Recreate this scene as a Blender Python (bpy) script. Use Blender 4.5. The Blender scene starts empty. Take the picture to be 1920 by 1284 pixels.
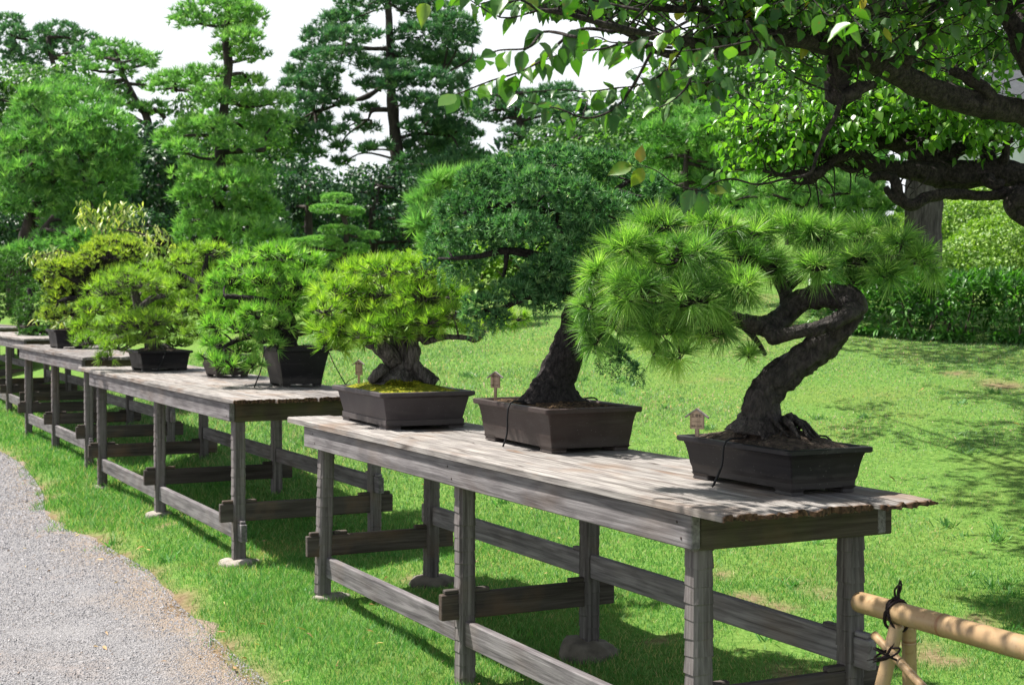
import bpy, bmesh, math
import numpy as np
from mathutils import Vector, Matrix

RNG = np.random.default_rng(11)
SC = bpy.context.scene
COL = SC.collection
rad = math.radians
FOC = 2773.0
CAM_H = 1.5
PITCH = math.atan(74 / FOC)
CP, SP = math.cos(PITCH), math.sin(PITCH)


def P(px, py, Y):
    """world point at distance Y seen at photo position px, py (used to survey the place)"""
    dx = (px - 960) / FOC
    dz = -(py - 642) / FOC
    d = (dx, CP + dz * SP, -SP + dz * CP)
    t = Y / d[1]
    return np.array((dx * t, Y, CAM_H + d[2] * t))


def G(px, py, z):
    dx = (px - 960) / FOC
    dz = -(py - 642) / FOC
    d = np.array((dx, CP + dz * SP, -SP + dz * CP))
    t = (z - CAM_H) / d[2]
    return np.array((0, 0, CAM_H)) + d * t


def S(npx, Y):
    return npx / FOC * Y


# ------------------------------------------------------------------ noise
def _hash(ix, iy, iz):
    n = (ix * 374761393 + iy * 668265263 + iz * 2147483647) & 0xFFFFFFFF
    n = ((n ^ (n >> 13)) * 1274126177) & 0xFFFFFFFF
    n = (n ^ (n >> 16)) & 0xFFFFFFFF
    return n / 4294967295.0


def vnoise(p, scale=1.0):
    """smooth value noise in -1..1, p is (n,3)"""
    q = np.asarray(p, float) * scale
    i = np.floor(q).astype(np.int64)
    f = q - i
    f = f * f * (3 - 2 * f)
    out = 0
    for dx in (0, 1):
        for dy in (0, 1):
            for dz in (0, 1):
                w = (f[:, 0] if dx else 1 - f[:, 0]) * (f[:, 1] if dy else 1 - f[:, 1]) * (f[:, 2] if dz else 1 - f[:, 2])
                out = out + w * _hash(i[:, 0] + dx, i[:, 1] + dy, i[:, 2] + dz)
    return out * 2 - 1


def fbm(p, scale=1.0, o=3):
    a, r = 1.0, 0
    for k in range(o):
        r = r + a * vnoise(np.asarray(p) + 17.3 * k, scale)
        scale *= 2.1
        a *= 0.5
    return r


def norm(v):
    return v / np.maximum(np.linalg.norm(v, axis=-1, keepdims=True), 1e-9)


# ------------------------------------------------------------------ mesh building
class MB:
    def __init__(self):
        self.v, self.q, self.t, self.r, self.n = [], [], [], [], 0

    def add(self, V, quads=None, tris=None, rnd=0.5):
        V = np.asarray(V, float).reshape(-1, 3)
        if quads is not None and len(quads):
            self.q.append(np.asarray(quads, np.int64).reshape(-1, 4) + self.n)
        if tris is not None and len(tris):
            self.t.append(np.asarray(tris, np.int64).reshape(-1, 3) + self.n)
        self.v.append(V)
        self.r.append(np.broadcast_to(np.asarray(rnd, float), (len(V),)))
        self.n += len(V)
        return self

    def addbm(self, bm, rnd=0.5):
        bm.verts.ensure_lookup_table()
        bm.verts.index_update()
        V = [v.co[:] for v in bm.verts]
        q = [[v.index for v in f.verts] for f in bm.faces if len(f.verts) == 4]
        t = []
        for f in bm.faces:
            n = len(f.verts)
            if n != 4:
                ids = [v.index for v in f.verts]
                t += [[ids[0], ids[k], ids[k + 1]] for k in range(1, n - 1)]
        bm.free()
        return self.add(V, q, t, rnd)


ORIGIN = {}


def link(name, mb, mat, parent=None, smooth=True, local=False):
    V = np.concatenate(mb.v).astype(np.float32)
    if parent is not None and not local:
        V = V - np.asarray(ORIGIN.get(parent.name, (0, 0, 0)), np.float32)
    q = np.concatenate(mb.q) if mb.q else np.zeros((0, 4), np.int64)
    t = np.concatenate(mb.t) if mb.t else np.zeros((0, 3), np.int64)
    me = bpy.data.meshes.new(name)
    me.vertices.add(len(V))
    me.vertices.foreach_set('co', V.ravel())
    loops = np.concatenate([q.ravel(), t.ravel()]).astype(np.int32)
    me.loops.add(len(loops))
    me.loops.foreach_set('vertex_index', loops)
    npol = len(q) + len(t)
    me.polygons.add(npol)
    start = np.concatenate([np.arange(len(q)) * 4, len(q) * 4 + np.arange(len(t)) * 3]).astype(np.int32)
    me.polygons.foreach_set('loop_start', start)
    me.polygons.foreach_set('use_smooth', np.full(npol, bool(smooth)))
    at = me.attributes.new('rnd', 'FLOAT', 'POINT')
    at.data.foreach_set('value', np.concatenate(mb.r).astype(np.float32))
    me.update(calc_edges=True)
    me.validate()
    me.materials.append(mat)
    o = bpy.data.objects.new(name, me)
    COL.objects.link(o)
    if parent is not None:
        o.parent = parent
        ORIGIN[o.name] = ORIGIN.get(parent.name, (0, 0, 0))
    return o


def tag(o, label, cat, group=None, kind=None):
    if label:
        o['label'] = label
    if cat:
        o['category'] = cat
    if group:
        o['group'] = group
    if kind:
        o['kind'] = kind
    return o


def thing(name, label, cat, loc, group=None, rotz=0.0):
    o = bpy.data.objects.new(name, None)
    COL.objects.link(o)
    o.location = tuple(float(c) for c in loc)
    o.rotation_euler = (0, 0, rotz)
    o.empty_display_size = 0.1
    ORIGIN[o.name] = tuple(float(c) for c in loc)
    return tag(o, label, cat, group)


def catmull(pts, rr, sub):
    pts = np.asarray(pts, float)
    rr = np.asarray(rr, float)
    n = len(pts)
    if n < 3 or sub <= 1:
        if n == 2 and sub > 1:
            s = np.linspace(0, 1, sub + 1)[:, None]
            return pts[0] * (1 - s) + pts[1] * s, rr[0] * (1 - s[:, 0]) + rr[1] * s[:, 0]
        return pts, rr
    A = np.vstack([2 * pts[0] - pts[1], pts, 2 * pts[-1] - pts[-2]])
    out, ro = [], []
    for i in range(n - 1):
        p0, p1, p2, p3 = A[i], A[i + 1], A[i + 2], A[i + 3]
        for k in range(sub):
            t = k / sub
            out.append(0.5 * ((2 * p1) + (-p0 + p2) * t + (2 * p0 - 5 * p1 + 4 * p2 - p3) * t * t + (-p0 + 3 * p1 - 3 * p2 + p3) * t ** 3))
            ro.append(rr[i] * (1 - t) + rr[i + 1] * t)
    out.append(pts[-1])
    ro.append(rr[-1])
    return np.array(out), np.array(ro)


def tube(mb, pts, radii, seg=8, sub=5, bump=0.0, bscale=10.0, ridge=0.0, rnd=0.5):
    pts, rr = catmull(pts, radii, sub)
    n = len(pts)
    T = norm(np.gradient(pts, axis=0))
    u = np.cross(T[0], (0.3, 0.2, 0.93))
    if np.linalg.norm(u) < 0.1:
        u = np.cross(T[0], (1, 0, 0))
    u = u / np.linalg.norm(u)
    U = np.zeros_like(pts)
    for i in range(n):
        u = u - T[i] * np.dot(u, T[i])
        u = u / np.linalg.norm(u)
        U[i] = u
    W = np.cross(T, U)
    a = np.linspace(0, 2 * np.pi, seg, endpoint=False)
    D = U[:, None, :] * np.cos(a)[None, :, None] + W[:, None, :] * np.sin(a)[None, :, None]
    R_ = np.repeat(rr[:, None], seg, 1)
    if ridge:
        along = np.concatenate([[0], np.cumsum(np.linalg.norm(np.diff(pts, axis=0), axis=1))])
        q = np.stack([np.cos(a)[None, :].repeat(n, 0) * 2.2, np.sin(a)[None, :].repeat(n, 0) * 2.2, along[:, None].repeat(seg, 1) * 3.0 + pts[0, 0] * 7], -1)
        R_ = R_ * (1 + ridge * fbm(q.reshape(-1, 3), 1.6, 3).reshape(n, seg))
    V = pts[:, None, :] + D * R_[:, :, None]
    if bump:
        nz = fbm(V.reshape(-1, 3), bscale, 3).reshape(n, seg)
        V = V + D * (nz * bump)[:, :, None] * np.minimum(1, R_ / (np.max(rr) + 1e-9) + 0.2)[:, :, None]
    i = np.arange(n - 1)[:, None] * seg
    j = np.arange(seg)[None, :]
    jn = (j + 1) % seg
    Q = np.stack([i + j, i + jn, i + seg + jn, i + seg + j], -1).reshape(-1, 4)
    V = V.reshape(-1, 3)
    c0, c1 = len(V), len(V) + 1
    V = np.vstack([V, pts[0], pts[-1]])
    k = np.arange(seg)
    kn = (k + 1) % seg
    t0 = np.stack([kn, k, np.full(seg, c0)], -1)
    b = (n - 1) * seg
    t1 = np.stack([b + k, b + kn, np.full(seg, c1)], -1)
    mb.add(V, Q, np.vstack([t0, t1]), rnd)
    return pts


def box(mb, c, size, bev=0.004, rot=None, rnd=0.5):
    bm = bmesh.new()
    bmesh.ops.create_cube(bm, size=1.0)
    bmesh.ops.scale(bm, vec=Vector(size), verts=bm.verts)
    if bev:
        bmesh.ops.bevel(bm, geom=list(bm.edges), offset=min(bev, min(size) * 0.45), segments=1, affect='EDGES')
    if rot is not None:
        bmesh.ops.transform(bm, matrix=rot.to_4x4(), verts=bm.verts)
    bmesh.ops.translate(bm, vec=Vector([float(x) for x in c]), verts=bm.verts)
    mb.addbm(bm, rnd)


# ------------------------------------------------------------------ foliage
def needles(mb, pos, axis, n, length, width, spread, droop=0.0, segs=1, rnd=None, jit=0.25, asym=None):
    """tufts of needles: pos (m,3), axis (m,3)"""
    m = len(pos)
    pos = np.repeat(pos, n, 0)
    ax = np.repeat(norm(axis), n, 0)
    N = m * n
    length = np.repeat(np.broadcast_to(length, (m,)), n) * (1 + jit * RNG.uniform(-1, 1, N))
    th = spread * np.sqrt(RNG.uniform(0.02, 1, N))
    ph = RNG.uniform(0, 2 * np.pi, N)
    r0 = RNG.normal(size=(N, 3))
    u = norm(np.cross(ax, r0))
    d = ax * np.cos(th)[:, None] + u * np.sin(th)[:, None]
    side = norm(np.cross(d, RNG.normal(size=(N, 3))))
    w = width * (0.75 + 0.5 * RNG.uniform(size=N))
    base = pos + d * (0.04 * length)[:, None]
    tip = pos + d * length[:, None] - np.array((0, 0, 1.0)) * (droop * length)[:, None]
    if rnd is None:
        rnd = RNG.uniform(size=m)
    r = np.repeat(rnd, n) * 0.7 + 0.3 * RNG.uniform(size=N)
    sw = side * w[:, None] * 0.5
    k = np.arange(N)
    if segs == 1:
        V = np.stack([base - sw, base + sw, tip], 1)
        mb.add(V, None, np.stack([k * 3, k * 3 + 1, k * 3 + 2], 1), np.repeat(r, 3))
    else:
        mid = pos + d * (0.55 * length)[:, None] - np.array((0, 0, 1.0)) * (droop * 0.25 * length)[:, None]
        V = np.stack([base - sw, base + sw, mid + sw * 0.9, mid - sw * 0.9, tip], 1)
        mb.add(V, np.stack([k * 5, k * 5 + 1, k * 5 + 2, k * 5 + 3], 1), np.stack([k * 5 + 3, k * 5 + 2, k * 5 + 4], 1), np.repeat(r, 5))


def pad_points(c, r, n, top=0.35, shell=0.55):
    """points spread in the shell of an ellipsoid, more on the upper side, with outward directions"""
    d = norm(RNG.normal(size=(int(n * 2.4) + 8, 3)))
    keep = RNG.uniform(size=len(d)) < np.clip(top + (1 - top) * (d[:, 2] * 0.5 + 0.55), 0, 1)
    d = d[keep][:n]
    rad_ = RNG.uniform(shell ** 3, 1, len(d)) ** (1 / 3.0)
    lump = 1 + 0.22 * fbm(d + np.asarray(c)[None, :] * 1.7, 1.9, 2)
    p = np.asarray(c) + d * np.asarray(r) * (rad_ * lump)[:, None]
    nrm = norm(d / np.asarray(r))
    return p, nrm


LEAF = {}


def leaf_template(kind):
    if kind in LEAF:
        return LEAF[kind]
    if kind == 'ovate':
        ts = [0.0, 0.18, 0.42, 0.68, 0.88, 1.0]
        ws = [0.02, 0.24, 0.34, 0.25, 0.09, 0.0]
    elif kind == 'lance':
        ts = [0.0, 0.3, 0.6, 1.0]
        ws = [0.02, 0.13, 0.12, 0.0]
    else:
        ts = [0.0, 0.45, 1.0]
        ws = [0.04, 0.30, 0.0]
    V, Q, T = [], [], []
    n = len(ts)
    for i, (t, w) in enumerate(zip(ts, ws)):
        z = -0.22 * t * t
        if i == n - 1:
            V.append((0, t, z))
        else:
            V += [(-w, t, z + 0.30 * w), (0, t, z - 0.02), (w, t, z + 0.30 * w)]
    for i in range(n - 2):
        b = i * 3
        Q += [(b, b + 1, b + 4, b + 3), (b + 1, b + 2, b + 5, b + 4)]
    b = (n - 2) * 3
    tip = len(V) - 1
    T += [(b, b + 1, tip), (b + 1, b + 2, tip)]
    LEAF[kind] = (np.array(V, float), np.array(Q), np.array(T))
    return LEAF[kind]


def leaves(mb, pos, dirs, ups, size, kind='ovate', rnd=None, curl=0.0):
    V0, Q0, T0 = leaf_template(kind)
    m = len(pos)
    if m == 0:
        return
    d = norm(dirs)
    x = norm(np.cross(d, ups))
    z = np.cross(x, d)
    size = np.broadcast_to(size, (m,))
    bend = 1 + curl * RNG.uniform(-1, 1, m)
    zz = V0[None, :, 2] * bend[:, None]
    V = pos[:, None, :] + size[:, None, None] * (V0[None, :, 0:1] * x[:, None, :] + V0[None, :, 1:2] * d[:, None, :] + zz[:, :, None] * z[:, None, :])
    k = len(V0)
    off = (np.arange(m) * k)[:, None, None]
    if rnd is None:
        rnd = RNG.uniform(size=m)
    mb.add(V, (Q0[None] + off), (T0[None] + off), np.repeat(rnd, k))
# ------------------------------------------------------------------ materials
class NT:
    def __init__(self, name):
        self.m = bpy.data.materials.new(name)
        self.m.use_nodes = True
        self.t = self.m.node_tree
        self.t.nodes.clear()
        self.out = self.t.nodes.new('ShaderNodeOutputMaterial')

    def n(self, typ, ins=None, **kw):
        nd = self.t.nodes.new(typ)
        for k, v in kw.items():
            setattr(nd, k, v)
        for k, v in (ins or {}).items():
            if isinstance(v, bpy.types.NodeSocket):
                self.t.links.new(v, nd.inputs[k])
            else:
                nd.inputs[k].default_value = v
        return nd

    def ramp(self, fac, stops):
        nd = self.t.nodes.new('ShaderNodeValToRGB')
        cr = nd.color_ramp
        while len(cr.elements) < len(stops):
            cr.elements.new(0.5)
        for e, (p, c) in zip(cr.elements, stops):
            e.position = p
            e.color = (c[0], c[1], c[2], 1) if not isinstance(c, (int, float)) else (c, c, c, 1)
        self.t.links.new(fac, nd.inputs[0])
        return nd.outputs[0]

    def mix(self, fac, a, b, mode='MIX'):
        nd = self.t.nodes.new('ShaderNodeMix')
        nd.data_type = 'RGBA'
        nd.blend_type = mode
        for s, v in ((nd.inputs[0], fac), (nd.inputs[6], a), (nd.inputs[7], b)):
            if isinstance(v, bpy.types.NodeSocket):
                self.t.links.new(v, s)
            else:
                s.default_value = v if isinstance(v, (int, float)) else (v[0], v[1], v[2], 1)
        return nd.outputs[2]

    def obj_co(self, scale=(1, 1, 1)):
        tc = self.n('ShaderNodeTexCoord')
        rn = self.n('ShaderNodeObjectInfo').outputs['Random']
        sh = self.n('ShaderNodeMath', {0: rn, 1: 37.0}, operation='MULTIPLY').outputs[0]
        mp = self.n('ShaderNodeMapping', {'Vector': tc.outputs['Object'], 'Scale': scale, 'Location': self.n('ShaderNodeCombineXYZ', {0: sh, 1: sh, 2: sh}).outputs[0]})
        return mp.outputs[0]

    def world_co(self, scale=(1, 1, 1)):
        g = self.n('ShaderNodeNewGeometry')
        mp = self.n('ShaderNodeMapping', {'Vector': g.outputs['Position'], 'Scale': scale})
        return mp.outputs[0]

    def noise(self, co, scale, detail=4.0, rough=0.55, dist=0.0):
        return self.n('ShaderNodeTexNoise', {'Vector': co, 'Scale': scale, 'Detail': detail, 'Roughness': rough, 'Distortion': dist}).outputs[0]

    def bump(self, h, strength=0.4, dist=0.01):
        return self.n('ShaderNodeBump', {'Height': h, 'Strength': strength, 'Distance': dist}).outputs[0]

    def bsdf(self, col, rough=0.7, normal=None, spec=0.3, **kw):
        ins = {'Base Color': col if isinstance(col, bpy.types.NodeSocket) else (*col, 1), 'Roughness': rough, 'Specular IOR Level': spec}
        if normal is not None:
            ins['Normal'] = normal
        ins.update(kw)
        return self.n('ShaderNodeBsdfPrincipled', ins)

    def end(self, shader):
        self.t.links.new(shader.outputs[0], self.out.inputs[0])
        return self.m


def attr_rnd(nt):
    return nt.n('ShaderNodeAttribute', attribute_name='rnd').outputs['Fac']


def foliage(name, stops, tint=(0.6, 1.0, 0.25), tf=0.3, rough=0.5, spec=0.35, gain=2.2, spots=0.0):
    nt = NT(name)
    r = attr_rnd(nt)
    c = nt.ramp(r, stops)
    n = nt.noise(nt.world_co(), 2.3, 2.0)
    c = nt.mix(nt.ramp(n, [(0.3, 0.0), (0.75, 0.5)]), c, nt.mix(1.0, c, (1.45, 1.25, 0.75), 'MULTIPLY'))
    if spots:
        sp = nt.noise(nt.world_co(), 75.0, 3.0, 0.6)
        c = nt.mix(nt.ramp(sp, [(0.63, 0.0), (0.70, spots)]), c, (0.16, 0.10, 0.02))
        pl = nt.noise(nt.world_co(), 38.0, 2.0)
        c = nt.mix(nt.ramp(pl, [(0.5, 0.0), (0.75, 0.5)]), c, nt.mix(1.0, c, (1.8, 1.35, 1.0), 'MULTIPLY'))
    b = nt.bsdf(c, rough, None, spec)
    tc = nt.mix(1.0, c, (tint[0] * gain, tint[1] * gain, tint[2] * gain), 'MULTIPLY')
    t = nt.n('ShaderNodeBsdfTranslucent', {'Color': tc})
    mx = nt.n('ShaderNodeMixShader', {0: tf, 1: b.outputs[0], 2: t.outputs[0]})
    return nt.end(mx)


def attr_rnd(nt):
    return nt.n('ShaderNodeAttribute', attribute_name='rnd').outputs['Fac']


def wood_mat(name, axis, light, dark, brown=0.25, green=0.0, cracks=0.0):
    nt = NT(name)
    s = [38.0, 38.0, 38.0]
    s[axis] = 1.6
    g = nt.noise(nt.obj_co(tuple(s)), 1.0, 6.0, 0.65, 0.6)
    s2 = [120.0, 120.0, 120.0]
    s2[axis] = 3.0
    fine = nt.noise(nt.obj_co(tuple(s2)), 1.0, 3.0, 0.6)
    big = nt.noise(nt.obj_co((1.7, 2.6, 2.6)), 1.5, 4.0)
    wv_s = [9.0, 9.0, 9.0]
    wv_s[axis] = 0.7
    wv = nt.n('ShaderNodeTexWave', {'Vector': nt.obj_co(tuple(wv_s)), 'Scale': 1.6, 'Distortion': 9.0, 'Detail': 3.0, 'Detail Scale': 1.2}).outputs[0]
    c = nt.ramp(g, [(0.3, dark), (0.62, light)])
    c = nt.mix(nt.ramp(wv, [(0.25, 0.45), (0.6, 0.0)]), c, nt.mix(1.0, c, (0.62, 0.6, 0.62), 'MULTIPLY'))
    c = nt.mix(nt.ramp(fine, [(0.35, 0.55), (0.55, 0.0)]), c, nt.mix(1.0, c, (0.55, 0.53, 0.52), 'MULTIPLY'))
    c = nt.mix(nt.ramp(big, [(0.52, 0.0), (0.72, brown)]), c, (0.16, 0.10, 0.06))
    if cracks:
        sc = [13.0, 13.0, 13.0]
        sc[axis] = 0.45
        ck = nt.noise(nt.obj_co(tuple(sc)), 1.0, 2.0, 0.4, 0.5)
        c = nt.mix(nt.ramp(ck, [(0.49, 0.0), (0.498, cracks), (0.502, cracks), (0.51, 0.0)]), c, (0.035, 0.026, 0.022))
        st = nt.noise(nt.obj_co((1.1, 7.0, 7.0)), 1.0, 4.0, 0.6, 0.4)
        c = nt.mix(nt.ramp(st, [(0.60, 0.0), (0.70, 0.75)]), c, (0.15, 0.085, 0.045))
    if green:
        mo = nt.noise(nt.obj_co((3, 3, 3)), 1.3, 5.0)
        c = nt.mix(nt.ramp(mo, [(0.45, 0.0), (0.7, green)]), c, (0.10, 0.11, 0.035))
    rot = nt.ramp(attr_rnd(nt), [(0.6, 0.0), (0.9, 1.0)])
    c = nt.mix(rot, c, nt.ramp(nt.noise(nt.obj_co((60, 60, 60)), 1.0, 5.0), [(0.35, (0.02, 0.012, 0.008)), (0.65, (0.12, 0.07, 0.04)), (0.8, (0.28, 0.22, 0.17))]))
    oi = nt.n('ShaderNodeObjectInfo').outputs['Random']
    c = nt.mix(1.0, c, nt.ramp(oi, [(0.0, (0.74, 0.72, 0.72)), (0.5, (1.0, 0.98, 0.96)), (1.0, (1.16, 1.13, 1.10))]), 'MULTIPLY')
    h = nt.mix(0.5, g, fine)
    b = nt.bsdf(c, 0.82, nt.bump(h, 0.55, 0.006), 0.2)
    return nt.end(b)


def bark_mat(name, dark, light, scale=14.0, vstretch=0.45, rough=0.9, bump=0.9, moss=0.0):
    nt = NT(name)
    co = nt.obj_co((scale, scale, scale * vstretch))
    wob = nt.n('ShaderNodeTexNoise', {'Vector': co, 'Scale': 1.1, 'Detail': 4.0}).outputs[1]
    cw = nt.n('ShaderNodeVectorMath', {0: co, 1: nt.n('ShaderNodeVectorMath', {0: wob, 'Scale': 1.6}, operation='SCALE').outputs[0]}, operation='ADD').outputs[0]
    v = nt.n('ShaderNodeTexVoronoi', {'Vector': cw, 'Scale': 1.0, 'Randomness': 1.0}, feature='F1').outputs['Distance']
    n = nt.noise(co, 1.7, 8.0, 0.7, 0.8)
    c = nt.ramp(n, [(0.32, dark), (0.68, light)])
    c = nt.mix(nt.ramp(v, [(0.45, 0.0), (0.85, 0.7)]), c, tuple(x * 0.4 for x in dark))
    v = nt.ramp(v, [(0.2, 1.0), (0.9, 0.0)])
    if moss:
        m = nt.noise(nt.obj_co((6, 6, 6)), 1.0, 5.0)
        c = nt.mix(nt.ramp(m, [(0.5, 0.0), (0.68, moss)]), c, (0.10, 0.12, 0.07))
    h = nt.mix(0.5, v, n)
    return nt.end(nt.bsdf(c, rough, nt.bump(h, bump, 0.02), 0.25))


def clay_mat(name, col):
    nt = NT(name)
    n = nt.noise(nt.obj_co((7, 7, 7)), 1.0, 5.0)
    f = nt.noise(nt.obj_co((140, 140, 140)), 1.0, 3.0)
    s = nt.noise(nt.obj_co((5, 5, 22)), 1.0, 4.0, 0.6, 0.8)
    c = nt.ramp(n, [(0.3, tuple(x * 0.75 for x in col)), (0.7, tuple(x * 1.25 for x in col))])
    c = nt.mix(nt.ramp(s, [(0.56, 0.0), (0.76, 0.16)]), c, (0.16, 0.148, 0.14))
    zc = nt.n('ShaderNodeSeparateXYZ', {0: nt.n('ShaderNodeTexCoord').outputs['Object']}).outputs['Z']
    zn = nt.n('ShaderNodeMath', {0: zc, 1: nt.n('ShaderNodeMath', {0: n, 1: 0.09}, operation='MULTIPLY').outputs[0]}, operation='SUBTRACT').outputs[0]
    c = nt.mix(nt.ramp(zn, [(0.0, 0.3), (0.02, 0.0)]), c, (0.09, 0.08, 0.072))
    sp = nt.n('ShaderNodeTexVoronoi', {'Vector': nt.obj_co((60, 60, 60)), 'Scale': 1.0}).outputs['Distance']
    c = nt.mix(nt.ramp(sp, [(0.07, 0.35), (0.12, 0.0)]), c, (0.26, 0.25, 0.24))
    return nt.end(nt.bsdf(c, nt.ramp(n, [(0.3, 0.42), (0.7, 0.62)]), nt.bump(f, 0.12, 0.002), 0.22))


MT = {}
MT['wood_u'] = wood_mat('weathered_wood_lengthwise', 0, (0.245, 0.235, 0.243), (0.08, 0.075, 0.079))
MT['wood_v'] = wood_mat('weathered_wood_crosswise', 1, (0.11, 0.095, 0.075), (0.045, 0.036, 0.028), 0.6, 0.6)
MT['wood_cross'] = wood_mat('weathered_wood_stretcher', 1, (0.10, 0.088, 0.08), (0.04, 0.033, 0.03), 0.5)
MT['wood_z'] = wood_mat('weathered_wood_upright', 2, (0.19, 0.177, 0.177), (0.06, 0.054, 0.053), 0.35)
MT['wood_board'] = wood_mat('weathered_wood_board', 0, (0.315, 0.303, 0.292), (0.115, 0.108, 0.102), 0.55, 0.0, 0.8)
MT['wood_rot'] = wood_mat('rotten_wood_end', 0, (0.13, 0.08, 0.05), (0.035, 0.02, 0.014), 0.6)
MT['bark_dark'] = bark_mat('dark_rough_bark', (0.010, 0.008, 0.008), (0.050, 0.043, 0.041), 55, 0.6, 0.9, 1.0)
MT['bark_grey'] = bark_mat('grey_gnarled_bark', (0.016, 0.013, 0.012), (0.19, 0.17, 0.155), 48, 0.22, 0.9, 1.0)
MT['bark_loop'] = bark_mat('flaky_dark_bark', (0.010, 0.008, 0.007), (0.072, 0.060, 0.054), 42, 0.55, 0.6, 1.0)
MT['bark_trunk'] = bark_mat('fissured_grey_bark', (0.035, 0.029, 0.025), (0.15, 0.135, 0.12), 16, 0.12)
MT['bark_pine'] = bark_mat('pine_bark', (0.02, 0.017, 0.016), (0.075, 0.06, 0.052), 5, 0.35)
MT['bark_fruit'] = bark_mat('knobbly_dark_bark', (0.008, 0.006, 0.006), (0.075, 0.060, 0.053), 45, 0.8, 0.85, 1.0)
MT['twig'] = bark_mat('twig_bark', (0.03, 0.022, 0.018), (0.13, 0.10, 0.085), 40, 0.5)
MT['pot_dark'] = clay_mat('dark_unglazed_clay', (0.010, 0.009, 0.011))
MT['pot_brown'] = clay_mat('brown_unglazed_clay', (0.042, 0.030, 0.027))
MT['pot_mauve'] = clay_mat('mauve_grey_clay', (0.056, 0.047, 0.050))


def soil_mat(name, a, b, c):
    nt = NT(name)
    v = nt.n('ShaderNodeTexVoronoi', {'Vector': nt.obj_co((90, 90, 90)), 'Scale': 1.0})
    n = nt.noise(nt.obj_co((14, 14, 14)), 1.0, 5.0)
    col = nt.ramp(v.outputs['Color'], [(0.1, a), (0.6, b), (0.95, c)])
    col = nt.mix(nt.ramp(n, [(0.35, 0.6), (0.65, 0.0)]), col, tuple(x * 0.5 for x in a))
    return nt.end(nt.bsdf(col, 0.95, nt.bump(v.outputs['Distance'], 0.8, 0.008), 0.1))


MT['soil'] = soil_mat('dark_soil', (0.02, 0.014, 0.010), (0.07, 0.045, 0.028), (0.22, 0.14, 0.07))
MT['moss'] = soil_mat('yellow_green_moss', (0.09, 0.12, 0.008), (0.25, 0.27, 0.015), (0.42, 0.33, 0.03))
MT['root'] = bark_mat('root_bark', (0.02, 0.014, 0.010), (0.13, 0.095, 0.07), 40, 0.7)


def simple(name, col, rough=0.7, var=0.3, scale=20.0, spec=0.3, bump=0.2):
    nt = NT(name)
    n = nt.noise(nt.obj_co((scale, scale, scale)), 1.0, 5.0)
    c = nt.ramp(n, [(0.3, tuple(x * (1 - var) for x in col)), (0.7, tuple(x * (1 + var) for x in col))])
    return nt.end(nt.bsdf(c, rough, nt.bump(n, bump, 0.004), spec))


MT['cord'] = simple('black_cord', (0.008, 0.008, 0.009), 0.6, 0.3, 200)
MT['rope'] = simple('dark_palm_rope', (0.016, 0.010, 0.011), 0.85, 0.5, 150, 0.2, 0.6)
MT['stone'] = simple('foot_stone', (0.27, 0.245, 0.215), 0.9, 0.35, 14, 0.2, 0.8)
MT['stone_dark'] = simple('mossy_foot_stone', (0.13, 0.115, 0.095), 0.9, 0.4, 14, 0.2, 0.8)
MT['ink'] = simple('black_ink', (0.01, 0.01, 0.012), 0.6, 0.1)
MT['sign'] = wood_mat('sign_wood', 2, (0.52, 0.40, 0.30), (0.36, 0.26, 0.18), 0.1)
MT['sign_roof'] = wood_mat('sign_roof_wood', 1, (0.42, 0.38, 0.37), (0.24, 0.20, 0.19), 0.15)


def bamboo_mat():
    nt = NT('dried_bamboo')
    a = nt.noise(nt.obj_co((3, 3, 3)), 1.0, 4.0)
    st = nt.noise(nt.obj_co((60, 60, 60)), 1.0, 4.0)
    r = attr_rnd(nt)
    c = nt.ramp(a, [(0.25, (0.25, 0.155, 0.075)), (0.6, (0.38, 0.26, 0.14)), (0.8, (0.44, 0.32, 0.185))])
    gw = nt.noise(nt.obj_co((9, 9, 9)), 1.0, 6.0, 0.7)
    c = nt.mix(nt.ramp(gw, [(0.52, 0.0), (0.7, 0.55)]), c, (0.27, 0.22, 0.17))
    c = nt.mix(nt.ramp(st, [(0.56, 0.0), (0.7, 0.5)]), c, (0.20, 0.105, 0.05))
    c = nt.mix(nt.ramp(r, [(0.5, 0.0), (1.0, 0.75)]), c, (0.20, 0.08, 0.035))
    return nt.end(nt.bsdf(c, 0.38, nt.bump(st, 0.05, 0.002), 0.45))


MT['bamboo'] = bamboo_mat()


def ground_mat():
    nt = NT('lawn_ground')
    co = nt.world_co()
    a = nt.noise(co, 1.1, 5.0)
    b = nt.noise(co, 30.0, 5.0, 0.7)
    d = nt.noise(co, 0.55, 5.0, 0.6)
    c = nt.ramp(b, [(0.3, (0.05, 0.11, 0.016)), (0.5, (0.10, 0.20, 0.035)), (0.72, (0.18, 0.28, 0.07))])
    c = nt.mix(nt.ramp(a, [(0.45, 0.0), (0.7, 0.5)]), c, (0.16, 0.20, 0.045))
    c = nt.mix(nt.ramp(d, [(0.60, 0.0), (0.70, 0.65)]), c, (0.19, 0.14, 0.075))
    r = attr_rnd(nt)
    soil = nt.ramp(b, [(0.3, (0.10, 0.065, 0.035)), (0.7, (0.26, 0.19, 0.12))])
    c = nt.mix(r, c, soil)
    return nt.end(nt.bsdf(c, 0.95, nt.bump(b, 0.6, 0.03), 0.1))


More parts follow.
